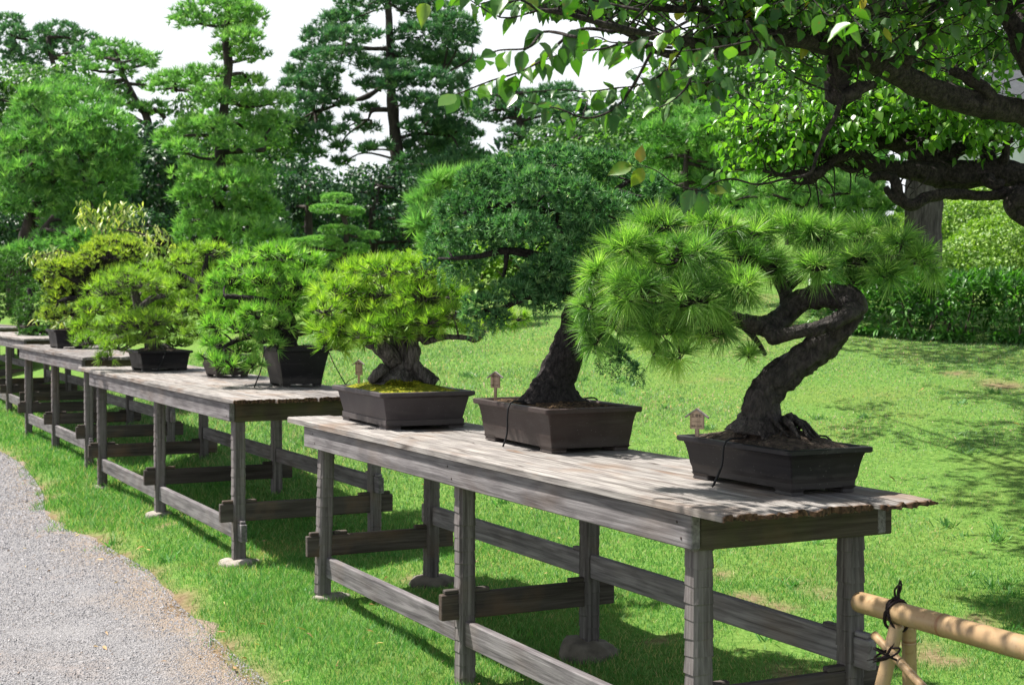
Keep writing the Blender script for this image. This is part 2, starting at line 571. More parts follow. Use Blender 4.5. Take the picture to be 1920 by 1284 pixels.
def grass_mat():
    nt = NT('grass_blades')
    r = attr_rnd(nt)
    co = nt.world_co()
    a = nt.noise(co, 0.9, 5.0)
    d = nt.noise(co, 2.6, 4.0)
    c = nt.ramp(r, [(0.0, (0.048, 0.165, 0.030)), (0.5, (0.090, 0.26, 0.058)), (0.86, (0.17, 0.34, 0.10)), (1.0, (0.42, 0.38, 0.18))])
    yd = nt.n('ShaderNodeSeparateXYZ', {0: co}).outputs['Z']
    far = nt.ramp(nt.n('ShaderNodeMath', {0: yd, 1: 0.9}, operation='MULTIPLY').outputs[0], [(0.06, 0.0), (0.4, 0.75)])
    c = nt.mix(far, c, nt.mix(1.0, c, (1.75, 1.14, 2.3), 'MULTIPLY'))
    c = nt.mix(nt.ramp(a, [(0.42, 0.0), (0.68, 0.5)]), c, nt.mix(1.0, c, (1.5, 1.12, 1.4), 'MULTIPLY'))
    c = nt.mix(nt.ramp(d, [(0.62, 0.0), (0.75, 0.5)]), c, (0.22, 0.20, 0.08))
    b = nt.bsdf(c, 0.55, None, 0.3)
    t = nt.n('ShaderNodeBsdfTranslucent', {'Color': nt.mix(1.0, c, (1.3, 1.5, 0.7), 'MULTIPLY')})
    return nt.end(nt.n('ShaderNodeMixShader', {0: 0.35, 1: b.outputs[0], 2: t.outputs[0]}))


def gravel_mat():
    nt = NT('grey_gravel')
    co = nt.world_co()
    v = nt.n('ShaderNodeTexVoronoi', {'Vector': co, 'Scale': 95.0})
    v2 = nt.n('ShaderNodeTexVoronoi', {'Vector': co, 'Scale': 48.0})
    a = nt.noise(co, 1.0, 5.0)
    c = nt.ramp(v.outputs['Color'], [(0.0, (0.12, 0.118, 0.12)), (0.5, (0.215, 0.21, 0.214)), (1.0, (0.34, 0.333, 0.338))])
    c = nt.mix(0.4, c, nt.ramp(v2.outputs['Color'], [(0.0, (0.15, 0.147, 0.149)), (1.0, (0.31, 0.303, 0.307))]))
    c = nt.mix(nt.ramp(a, [(0.56, 0.0), (0.72, 0.6)]), c, (0.27, 0.205, 0.165))
    r = attr_rnd(nt)
    c = nt.mix(r, c, (0.26, 0.20, 0.145))
    return nt.end(nt.bsdf(c, 0.9, nt.bump(v.outputs['Distance'], 0.9, 0.012), 0.2))


def pebble_mat():
    nt = NT('gravel_stones')
    r = attr_rnd(nt)
    c = nt.ramp(r, [(0.0, (0.19, 0.186, 0.192)), (0.35, (0.29, 0.284, 0.293)), (0.75, (0.35, 0.342, 0.352)), (0.93, (0.43, 0.42, 0.43)), (1.0, (0.31, 0.24, 0.19))])
    return nt.end(nt.bsdf(c, 0.85, None, 0.25))


MT['ground'] = ground_mat()
MT['grass'] = grass_mat()
MT['gravel'] = gravel_mat()
MT['pebble'] = pebble_mat()

MT['n_white'] = foliage('white_pine_needles', [(0.0, (0.0336, 0.0952, 0.027)), (0.4, (0.114, 0.2296, 0.0607)), (0.8, (0.276, 0.4256, 0.1215)), (1.0, (0.48, 0.56, 0.243))], (0.7, 1.0, 0.3), 0.32)
MT['n_bright'] = foliage('bright_pine_needles', [(0.0, (0.0675, 0.1708, 0.0425)), (0.5, (0.162, 0.3233, 0.068)), (1.0, (0.3645, 0.5124, 0.136))], (0.7, 1.0, 0.3), 0.32)
MT['n_lime'] = foliage('lime_pine_needles', [(0.0, (0.0739, 0.1694, 0.0264)), (0.5, (0.1848, 0.3267, 0.0528)), (1.0, (0.4066, 0.5324, 0.1056))], (0.8, 1.0, 0.25), 0.32)
MT['n_olive'] = foliage('olive_pine_needles', [(0.0, (0.1014, 0.18, 0.0374)), (0.55, (0.1872, 0.3224, 0.0561)), (1.0, (0.3432, 0.465, 0.0842))], (0.8, 1.0, 0.3), 0.3)
MT['n_gold'] = foliage('golden_pine_needles', [(0.0, (0.1, 0.19, 0.03)), (0.5, (0.22, 0.36, 0.06)), (1.0, (0.42, 0.54, 0.12))], (0.9, 0.9, 0.2), 0.28)
MT['n_spruce'] = foliage('spruce_needles', [(0.0, (0.0225, 0.0747, 0.0325)), (0.5, (0.0688, 0.1782, 0.0813)), (0.88, (0.1812, 0.3335, 0.1562)), (1.0, (0.4, 0.46, 0.1625))], (0.7, 1.0, 0.4), 0.2, 0.5, 0.25)
MT['n_dark'] = foliage('dark_juniper', [(0.0, (0.026, 0.0715, 0.018)), (0.6, (0.052, 0.143, 0.03)), (1.0, (0.13, 0.247, 0.048))], (0.7, 1.0, 0.35), 0.2)
MT['n_bgpine'] = foliage('garden_pine_needles', [(0.0, (0.0467, 0.133, 0.0441)), (0.5, (0.1133, 0.2599, 0.0781)), (1.0, (0.2801, 0.4836, 0.1285))], (0.7, 1.0, 0.45), 0.22)  # background pine greens, here and below, are lightened to stand in for haze
MT['n_bgsoft'] = foliage('soft_pine_needles', [(0.0, (0.0689, 0.1791, 0.0567)), (0.5, (0.1585, 0.3211, 0.0993)), (1.0, (0.3444, 0.5311, 0.1606))], (0.7, 1.0, 0.45), 0.22)
MT['n_bgblue'] = foliage('blue_pine_needles', [(0.0, (0.0309, 0.0837, 0.05)), (0.55, (0.0716, 0.1674, 0.085)), (1.0, (0.1729, 0.2989, 0.12))], (0.6, 1.0, 0.55), 0.18)
MT['l_bg'] = foliage('evergreen_leaves', [(0.0, (0.025, 0.078, 0.0286)), (0.6, (0.0688, 0.168, 0.0459)), (1.0, (0.175, 0.324, 0.0765))], (0.7, 1.0, 0.3), 0.2, 0.45)
MT['l_dark'] = foliage('dark_leaves', [(0.0, (0.014, 0.042, 0.024)), (0.7, (0.035, 0.09, 0.045)), (1.0, (0.08, 0.17, 0.06))], (0.6, 1.0, 0.4), 0.15, 0.45)  # darkest of the leaf greens, for back trees and far wood
MT['l_hedge'] = foliage('hedge_leaves', [(0.0, (0.03, 0.1, 0.02)), (0.6, (0.065, 0.19, 0.035)), (1.0, (0.13, 0.3, 0.065))], (0.7, 1.0, 0.25), 0.22, 0.38, 0.45)
MT['l_azalea'] = foliage('azalea_leaves', [(0.0, (0.06, 0.14, 0.02)), (0.5, (0.145, 0.275, 0.045)), (1.0, (0.26, 0.39, 0.085))], (0.8, 1.0, 0.2), 0.2, 0.5)
MT['l_fruit'] = foliage('glossy_broad_leaves', [(0.0, (0.02, 0.068, 0.014)), (0.6, (0.042, 0.122, 0.022)), (0.985, (0.085, 0.19, 0.035)), (1.0, (0.33, 0.29, 0.03))], (0.8, 1.0, 0.25), 0.32, 0.34, 0.5, 2.3, 0.8)  # green lowered in the colour for the shade under the canopy
MT['l_fruit_yellow'] = foliage('fading_yellow_leaves', [(0.0, (0.09, 0.16, 0.02)), (0.5, (0.20, 0.21, 0.03)), (1.0, (0.30, 0.20, 0.045))], (0.9, 0.9, 0.3), 0.35, 0.4)
_t = MT['l_fruit_yellow'].node_tree
for _n in _t.nodes:
    if _n.type == 'TEX_NOISE':
        _n.inputs['Scale'].default_value = 32.0
    if _n.type == 'VALTORGB' and len(_n.color_ramp.elements) == 2:
        _n.color_ramp.elements[1].color = (1, 1, 1, 1)
for _n in _t.nodes:
    if _n.type == 'MIX' and _n.blend_type == 'MULTIPLY':
        v = _n.inputs[7].default_value
        if abs(v[0] - 1.45) < 0.01:
            _n.inputs[7].default_value = (0.45, 1.0, 0.7, 1)
MT['l_cream'] = foliage('cream_edged_leaves', [(0.0, (0.09, 0.17, 0.04)), (0.5, (0.22, 0.31, 0.09)), (1.0, (0.46, 0.5, 0.22))], (0.9, 1.0, 0.3), 0.25, 0.4)
MT['litter'] = foliage('dry_fallen_leaves', [(0.0, (0.14, 0.08, 0.035)), (0.6, (0.34, 0.22, 0.10)), (1.0, (0.48, 0.42, 0.16))], (1.0, 0.9, 0.5), 0.1)
MT['l_small'] = foliage('small_sunlit_tone_leaves', [(0.0, (0.04, 0.12, 0.018)), (0.6, (0.085, 0.22, 0.03)), (0.99, (0.16, 0.31, 0.05)), (1.0, (0.36, 0.31, 0.03))], (0.85, 1.0, 0.3), 0.4, 0.34, 0.5, 2.3)  # brighter copy of the broad-leaf green, so the leaves look sunlit
MT['nail'] = simple('rusty_nail', (0.03, 0.02, 0.016), 0.7, 0.3, 60)
# ------------------------------------------------------------------ terrain
UX, UY = -0.4476, 0.8942       # along the row of tables, away from the camera
VX, VY = 0.8942, 0.4476        # across the tables, away from the path
EDGE_PX = [(560, 1340), (500, 1284), (462, 1248), (415, 1210), (372, 1180), (320, 1130), (292, 1100), (262, 1058), (215, 1030), (170, 1005), (110, 978), (72, 945), (70, 910), (35, 875), (0, 850), (-60, 822), (-140, 790)]
_e = np.array([G(x, y, -0.05) for x, y in EDGE_PX])
_e = _e[np.argsort(_e[:, 1])]
EY = np.concatenate([[-6.0, 3.0], _e[:, 1], [40, 130]])
EX = np.concatenate([[0.7, -0.05], _e[:, 0] + np.clip((9 - _e[:, 1]) / 3, 0, 1) * 0.07, [-18, -70]])


def xedge(y):
    return np.interp(y, EY, EX)


_ctl = [
    # near the tables (x, y, z)
    (0.57, 4.6, -0.14), (-0.215, 6.17, -0.10), (-0.98, 7.7, -0.055), (-0.44, 7.96, -0.02), (0.327, 6.43, -0.047), (1.15, 4.9, -0.08),
    (-1.57, 8.6, -0.045), (-2.5, 10.4, -0.02), (-3.4, 12.2, -0.05), (-1.11, 9.53, 0.0), (-3.8, 13.2, 0.0), (-4.6, 14.8, 0.03), (-5.4, 16.4, 0.02), (-6.4, 18.9, 0.09), (-9.5, 25, 0.3),
    # path
    (-1.0, 3.0, -0.09), (-2.2, 6.5, -0.10), (-3.5, 9.5, -0.10), (-5.5, 14, -0.08), (-8, 18, 0.0), (-6, 5, -0.08), (-10, 12, -0.05), (2, 0, -0.09), (-5, 0, -0.09), (-14, 25, 0.1),
    # lawn rising to the hedge
    (1.2, 7.5, 0.04), (1.5, 9.5, 0.22), (2.6, 6.5, 0.05), (3.2, 8.5, 0.22), (4, 11, 0.62), (1.8, 12.5, 0.72), (0.6, 16, 1.22), (0.2, 18.5, 1.48), (4.7, 16, 1.19), (2.6, 16.5, 1.25),
    (-1.0, 12.5, 0.5), (-2.2, 16, 0.85), (-3.0, 21, 1.35), (-6, 26, 1.3), (8, 12, 0.75), (7.5, 17, 1.3), (5, 3, -0.05), (9, 6, 0.1),
    # far
    (0, 30, 2.2), (6, 24, 2.3), (9, 28, 3.0), (15, 30, 3.6), (-12, 35, 1.4), (-25, 35, 0.8), (0, 60, 2.6), (25, 60, 3.5), (-30, 60, 1.6), (0, 130, 2.6), (60, 130, 3), (-70, 130, 2), (40, 20, 1.5), (-45, 20, 0), (40, -6, 0), (-40, -6, 0),
]
_C = np.array(_ctl)


def _k(r):
    return np.where(r > 0, r * r * np.log(np.maximum(r, 1e-9)), 0)


_n = len(_C)
_A = np.zeros((_n + 3, _n + 3))
_D = np.linalg.norm(_C[:, None, :2] - _C[None, :, :2], axis=-1)
_A[:_n, :_n] = _k(_D) + np.eye(_n) * 0.03
_A[:_n, _n] = 1
_A[:_n, _n + 1:] = _C[:, :2]
_A[_n:, :_n] = _A[:_n, _n:].T
_W = np.linalg.solve(_A, np.concatenate([_C[:, 2], [0, 0, 0]]))


def ground_z(x, y, rough=True):
    x = np.asarray(x, float)
    y = np.asarray(y, float)
    sh = x.shape
    xf, yf = x.ravel(), y.ravel()
    out = np.zeros(len(xf))
    for a in range(0, len(xf), 20000):
        s = slice(a, a + 20000)
        r = np.hypot(xf[s, None] - _C[None, :, 0], yf[s, None] - _C[None, :, 1])
        out[s] = _k(r) @ _W[:_n] + _W[_n] + _W[_n + 1] * xf[s] + _W[_n + 2] * yf[s]
    t = np.clip((xf - xedge(yf) + 0.05) / 0.35, 0, 1)
    out += 0.045 * t * t * (3 - 2 * t) - 0.045
    if rough:
        out += t * 0.012 * vnoise(np.stack([xf, yf, 0 * xf], 1), 2.2)
    return out.reshape(sh)


def gz(x, y):
    return float(ground_z(np.array([x]), np.array([y]))[0])


def on_ground(px, py):
    z = 0.0
    for _ in range(12):
        p = G(px, py, z)
        z = 0.5 * z + 0.5 * gz(p[0], p[1])
    return G(px, py, z)


# worn earthy spots in the turf
WORN = []
for wx_, wy_, wr_ in ((1530, 1105, 42), (1405, 1122, 36), (1475, 1140, 30), (1760, 1228, 46), (1700, 1200, 26), (1840, 1165, 30), (1350, 1075, 24), (1880, 725, 34), (1800, 705, 26), (1340, 715, 22), (485, 1035, 22), (310, 985, 16), (1480, 1260, 40), (1230, 1200, 26), (770, 1085, 26)):
    q = on_ground(wx_, wy_)
    WORN.append((q[0], q[1], wr_ / FOC * q[1]))
WORN = np.array(WORN)


def worn(x, y):
    x, y = np.asarray(x, float).ravel(), np.asarray(y, float).ravel()
    out = np.zeros(len(x))
    for a in range(0, len(x), 100000):
        s = slice(a, a + 100000)
        r = np.hypot(x[s, None] - WORN[None, :, 0], (y[s, None] - WORN[None, :, 1]) * 0.6) / (WORN[None, :, 2] * 1.25)
        out[s] = np.clip(1.25 - r, 0, 1).max(1)
    nz = fbm(np.stack([x, y, 0 * x + 8], 1), 7.0, 3)
    return np.clip(out * (1.1 + 0.9 * nz), 0, 1)


def axis_steps(segs):
    out = [segs[0][0]]
    for a, b, st in segs:
        n = max(1, int(round((b - a) / st)))
        out += list(a + (b - a) * np.arange(1, n + 1) / n)
    return np.array(out)


def grid_faces(nx, ny):
    i = np.arange(ny - 1)[:, None] * nx
    j = np.arange(nx - 1)[None, :]
    return np.stack([i + j, i + j + 1, i + nx + j + 1, i + nx + j], -1).reshape(-1, 4)


gx = axis_steps([(-160, -40, 12), (-40, -8, 1.5), (-8, 7, 0.085), (7, 40, 1.2), (40, 160, 12)])
gy = axis_steps([(-8, 3, 1), (3, 9, 0.075), (9, 19, 0.11), (19, 32, 0.5), (32, 70, 2), (70, 420, 25)])
XX, YY = np.meshgrid(gx, gy)
ZZ = ground_z(XX, np.minimum(YY, 125))
mb = MB()
ed = XX - xedge(YY)
pn = vnoise(np.stack([XX.ravel(), YY.ravel(), 0 * XX.ravel()], 1), 4.0).reshape(XX.shape)
dirt = np.clip(1 - (ed + 0.1 * pn - 0.02) / 0.16, 0, 1)
dirt = np.maximum(dirt, 0.9 * worn(XX, YY).reshape(XX.shape) * (YY < 20) * (np.abs(XX) < 9))
mb.add(np.stack([XX, YY, ZZ], -1), grid_faces(len(gx), len(gy)), None, dirt.ravel())
tag(link('ground', mb, MT['ground']), 'sloping green lawn with worn earthy patches', 'lawn', None, 'structure')

# gravel path lying along the lawn edge
py_ = axis_steps([(-7, 3, 1), (3, 18, 0.12), (18, 60, 2), (60, 125, 10)])
ts = np.concatenate([[0.0, 0.05, 0.12, 0.2, 0.3, 0.42], np.linspace(0.6, 14, 26)])
TT, PY = np.meshgrid(ts, py_)
wob = 0.085 * fbm(np.stack([PY.ravel(), 0 * PY.ravel(), 0 * PY.ravel()], 1), 2.6, 4).reshape(PY.shape)
PX = xedge(PY) + 0.06 + wob - TT
PZ = ground_z(PX, PY) + 0.012 + 0.007 * fbm(np.stack([PX.ravel(), PY.ravel(), 0 * PX.ravel() + 3], 1), 1.9, 3).reshape(PX.shape)
PZ[:, 0] -= 0.03
mb = MB()
edgef = np.clip(1 - TT / 0.45 + 0.5 * vnoise(np.stack([PX.ravel(), PY.ravel(), 0 * PX.ravel()], 1), 3.0).reshape(PX.shape), 0, 1) * 0.9
mb.add(np.stack([PX, PY, PZ], -1)[:, ::-1], grid_faces(len(ts), len(py_)), None, edgef[:, ::-1].ravel())
tag(link('path', mb, MT['gravel']), 'pale grey gravel path along the lawn', 'path', None, 'structure')

# loose stones of the path
N = 170000
y = np.exp(RNG.uniform(np.log(4.5), np.log(17.5), N))
x = xedge(y) + 0.05 - RNG.uniform(0, 1, N) ** 1.15 * np.maximum(0.4, xedge(y) + 0.05 + 0.37 * y + 1.8)
k = (x > -0.37 * y - 1.9)
x, y = x[k], y[k]
z = ground_z(x, y) + 0.013 + 0.007 * fbm(np.stack([x, y, 0 * x + 3], 1), 1.9, 3)
sz = np.clip(RNG.lognormal(-5.5, 0.36, len(x)), 0.0025, 0.014) * np.clip(y / 8, 0.8, 1.6)
octa = np.array([(1, 0, 0), (0, 1, 0), (-1, 0, 0), (0, -1, 0), (0, 0, 0.8), (0, 0, -0.6)], float)
ot = np.array([(0, 1, 4), (1, 2, 4), (2, 3, 4), (3, 0, 4)])
a = RNG.uniform(0, 6.28, len(x))
ca, sa = np.cos(a), np.sin(a)
V = octa[None] * (1 + 0.35 * RNG.uniform(-1, 1, (len(x), 6, 1)))
V = np.stack([V[..., 0] * ca[:, None] - V[..., 1] * sa[:, None] * 0.75, V[..., 0] * sa[:, None] + V[..., 1] * ca[:, None] * 0.75, V[..., 2]], -1)
V = V * sz[:, None, None] + np.stack([x, y, z], -1)[:, None, :]
mb = MB()
mb.add(V, None, ot[None] + (np.arange(len(x)) * 6)[:, None, None], np.repeat(RNG.uniform(size=len(x)), 6))
tag(link('gravel', mb, MT['pebble'], None, False), 'loose grey gravel stones on the path', 'gravel', None, 'stuff')

# grass blades
mb = MB()
N = 960000
y = np.exp(RNG.uniform(np.log(3.3), np.log(23.0), N))
x = RNG.uniform(-1, 1, N) * (0.355 * y + 1.2)
e = x - xedge(y)
dens = np.clip((e + 0.02 + 0.15 * fbm(np.stack([x, y, 0 * x], 1), 4.0, 3)) / 0.32, 0, 1)
bare = fbm(np.stack([x, y, 0 * x + 5], 1), 0.9, 3)
right = np.clip((x - 0.5) / 0.6, 0, 1) * np.clip((9.5 - y) / 2, 0, 1)
dens *= np.where(bare > 0.28, 1 - 0.88 * right, 1)
dens *= np.where((bare > 0.15) & (RNG.uniform(size=N) < 0.5), 1 - 0.6 * right, 1)
dens *= 1 - 0.93 * worn(x, y)
k = (RNG.uniform(size=N) < dens) & (y < 19.5 - 0.1 * x)
x, y = x[k], y[k]
n = len(x)
z = ground_z(x, y)
tall = 1 + 0.5 * vnoise(np.stack([x, y, 0 * x + 9], 1), 1.6)
wv_ = (x * VX + y * VY) - 2.9
lush = np.clip(1.3 - 0.22 * np.maximum(0, wv_ - 0.4), 0.42, 1.3)
h = RNG.uniform(0.012, 0.032, n) * tall * lush * np.clip(y / 8, 1, 1.6)
w = 0.0019 * np.clip(y / 4.5, 0.9, 4) * RNG.uniform(0.7, 1.4, n)
a = RNG.uniform(0, 6.283, n)
lean = RNG.normal(size=(n, 2)) * 0.5
side = np.stack([np.cos(a), np.sin(a), 0 * a], 1) * w[:, None] * 0.5
base = np.stack([x, y, z - 0.004], 1)
tipd = np.stack([lean[:, 0] * h, lean[:, 1] * h, h], 1)
mid = base + tipd * 0.55 - np.stack([lean[:, 0] * h * 0.15, lean[:, 1] * h * 0.15, 0 * h], 1)
tip = base + tipd
V = np.stack([base - side, base + side, mid + side * 0.8, mid - side * 0.8, tip], 1)
k5 = np.arange(n) * 5
rv = np.clip(RNG.uniform(size=n) ** 1.1 + 0.25 * np.clip(fbm(np.stack([x, y, 0 * x + 30], 1), 1.3, 3), 0, 1) * RNG.uniform(size=n), 0, 1)
mb.add(V, np.stack([k5, k5 + 1, k5 + 2, k5 + 3], 1), np.stack([k5 + 3, k5 + 2, k5 + 4], 1), np.repeat(rv, 5))
# taller tussocks and weeds scattered through the lawn
m = 480
ty = np.exp(RNG.uniform(np.log(3.8), np.log(14.0), m))
tx = RNG.uniform(-1, 1, m) * (0.355 * ty + 0.4)
kk = (tx - xedge(ty) > 0.02) & (fbm(np.stack([tx, ty, 0 * tx + 50], 1), 1.1, 2) > -0.05)
tx, ty = tx[kk], ty[kk]
m = len(tx)
nb = 22
bx_ = np.repeat(tx, nb) + RNG.normal(size=m * nb) * 0.028
by_ = np.repeat(ty, nb) + RNG.normal(size=m * nb) * 0.028
bz_ = ground_z(bx_, by_)
hh = RNG.uniform(0.025, 0.065, m * nb) * np.repeat(RNG.uniform(.6, 1.3, m), nb)
ww = 0.0042 * np.clip(by_ / 4.5, 0.9, 3) * RNG.uniform(.6, 1.5, m * nb)
aa = RNG.uniform(0, 6.283, m * nb)
le = RNG.normal(size=(m * nb, 2)) * 0.75
sd_ = np.stack([np.cos(aa), np.sin(aa), 0 * aa], 1) * ww[:, None] * .5
b0_ = np.stack([bx_, by_, bz_ - .004], 1)
tp = np.stack([le[:, 0] * hh, le[:, 1] * hh, hh], 1)
V = np.stack([b0_ - sd_, b0_ + sd_, b0_ + tp * .55 + sd_, b0_ + tp * .55 - sd_, b0_ + tp], 1)
k5 = np.arange(m * nb) * 5
mb.add(V, np.stack([k5, k5 + 1, k5 + 2, k5 + 3], 1), np.stack([k5 + 3, k5 + 2, k5 + 4], 1), np.repeat(np.repeat(RNG.uniform(0, .7, m), nb), 5))
tag(link('grass', mb, MT['grass'], None, True), 'short bright green lawn grass', 'grass', None, 'stuff')

# dry leaves and bits of straw fallen on lawn and path
m = 420
fy = np.exp(RNG.uniform(np.log(4.2), np.log(13.0), m))
fx = RNG.uniform(-1, 1, m) * (0.35 * fy + 0.3)
near = np.abs(fx - xedge(fy)) < 0.6
kk = near | (RNG.uniform(size=m) < 0.35)
fx, fy = fx[kk], fy[kk]
m = len(fx)
mb = MB()
p = np.stack([fx, fy, ground_z(fx, fy) + np.where(fx > xedge(fy) + .05, 0.032, 0.024)], 1)
d = np.stack([RNG.normal(size=m), RNG.normal(size=m), RNG.normal(size=m) * .25], 1)
leaves(mb, p, d, np.stack([RNG.normal(size=m) * .4, RNG.normal(size=m) * .4, np.ones(m)], 1), RNG.uniform(.018, .06, m), 'lance', None, 1.5)
tag(link('leaf_litter', mb, MT['litter']), 'scattered dry tan leaves fallen on the lawn and path edge', 'leaf litter', None, 'stuff')
# ------------------------------------------------------------------ tables
ROT = math.atan2(UY, UX)


def to_w(A, u, v):
    return (A[0] + UX * u + VX * v, A[1] + UY * u + VY * v)


def make_leg(cx, cv, z0, z1, s, lean=(0, 0)):
    """hand-hewn post with chamfered corners, local to the table"""
    mb = MB()
    n = 18
    zs = np.linspace(z0, z1, n * 2)
    c = s * 0.30
    ring = np.array([(-s, -s + c), (-s + c, -s), (s - c, -s), (s, -s + c), (s, s - c), (s - c, s), (-s + c, s), (-s, s - c)])
    V = []
    for i, z in enumerate(zs):
        k = i // 2
        jit = (0.0012 if i % 2 == 0 else -0.0012) + 0.0012 * RNG.uniform(-1, 1, (8, 1))
        zz = z if i in (0, len(zs) - 1) else (zs[0] + (zs[-1] - zs[0]) * (k + (0.02 if i % 2 == 0 else 0.98)) / n)
        f = 1 + jit / s
        t = (z1 - zz) / (z1 - z0)
        V.append(np.concatenate([ring * f + np.array(lean) * t, np.full((8, 1), zz) + 0.004 * RNG.uniform(-1, 1, (8, 1)) * (0 < i < len(zs) - 1)], 1))
    m = len(V)
    V = np.concatenate(V) + np.array((cx, -cv, 0.0))
    j = np.arange(8)
    Q = np.concatenate([np.stack([i * 8 + j, i * 8 + (j + 1) % 8, i * 8 + 8 + (j + 1) % 8, i * 8 + 8 + j], 1) for i in range(m - 1)])
    T = [(0, k + 1, k) for k in range(1, 7)] + [((m - 1) * 8, (m - 1) * 8 + k, (m - 1) * 8 + k + 1) for k in range(1, 7)]
    mb.add(V, Q, T, 0.3)
    return mb


def make_board(L, w0a, w0b, w1a, w1b, zt, th, ragged, sag):
    """plank along u from 0 to L; its edges run w0a..w0b at the near end, w1a..w1b at the far end"""
    mb = MB()
    us = np.concatenate([[0, 0.012, 0.03, 0.06, 0.1, 0.16], np.linspace(0.25, L - 0.02, 60), [L]])
    k = 30 if ragged > 0.01 else 9
    s = np.linspace(0, 1, k)
    rings, rn = [], []
    seed = RNG.uniform(0, 50)
    fib = 0.3 * RNG.uniform(-1, 1, k)
    eat = RNG.uniform(0, 1, k)
    eat2 = RNG.uniform(0, 1, k)
    for i, u in enumerate(us):
        t = u / L
        a, b = w0a + (w1a - w0a) * t, w0b + (w1b - w0b) * t
        v = a + (b - a) * s
        uu = np.full(k, u)
        near = max(0.0, 1 - u / 0.2)
        q = np.stack([v * 22 + seed, 0 * v, 0 * v], 1)
        uu = uu + near ** 2 * ragged * (fbm(q, 0.8, 3) * 0.9 + fib)
        far = max(0.0, 1 - (L - u) / 0.1)
        uu = uu + far * 0.006 * RNG.uniform(-1, 1, k)
        z = zt + 0.0002 * vnoise(np.stack([uu * 3, v * 60 + seed, 0 * v], 1), 1.0) + sag * math.sin(t * 3.0 + seed)
        e = 0.004
        z[0] -= e
        z[-1] -= e
        z = z - near ** 2 * ragged * 0.45 * (np.abs(fbm(q + 3, 1.1, 2)) + 0.5 * eat)
        top = np.stack([uu, -v, z], 1)
        bot = np.stack([uu[::-1], -v[::-1], np.full(k, zt - th) + near ** 2 * ragged * 0.3 * eat2], 1)
        rings.append(np.vstack([top, bot]))
        rn.append(np.full(2 * k, 1.0 if (ragged > 0.01 and i == 0) else (0.72 if (ragged > 0.01 and i == 1) else 0.3)))
    m, r = len(rings), 2 * k
    V = np.concatenate(rings)
    j = np.arange(r)
    Q = np.concatenate([np.stack([i * r + j, i * r + r + j, i * r + r + (j + 1) % r, i * r + (j + 1) % r], 1) for i in range(m - 1)])
    E0 = np.array([(x, x + 1, r - 2 - x, r - 1 - x) for x in range(k - 1)])
    mb.add(V, np.vstack([Q, E0, (E0 + (m - 1) * r)[:, ::-1]]), None, np.concatenate(rn))
    return mb


def rail_box(mb, axis, a, b, fixed, z0, z1, th):
    c = (a + b) / 2
    if axis == 0:
        box(mb, (c, -fixed, (z0 + z1) / 2), (abs(b - a), th, z1 - z0), 0.004)
    else:
        box(mb, (fixed, -c, (z0 + z1) / 2), (th, abs(b - a), z1 - z0), 0.004)


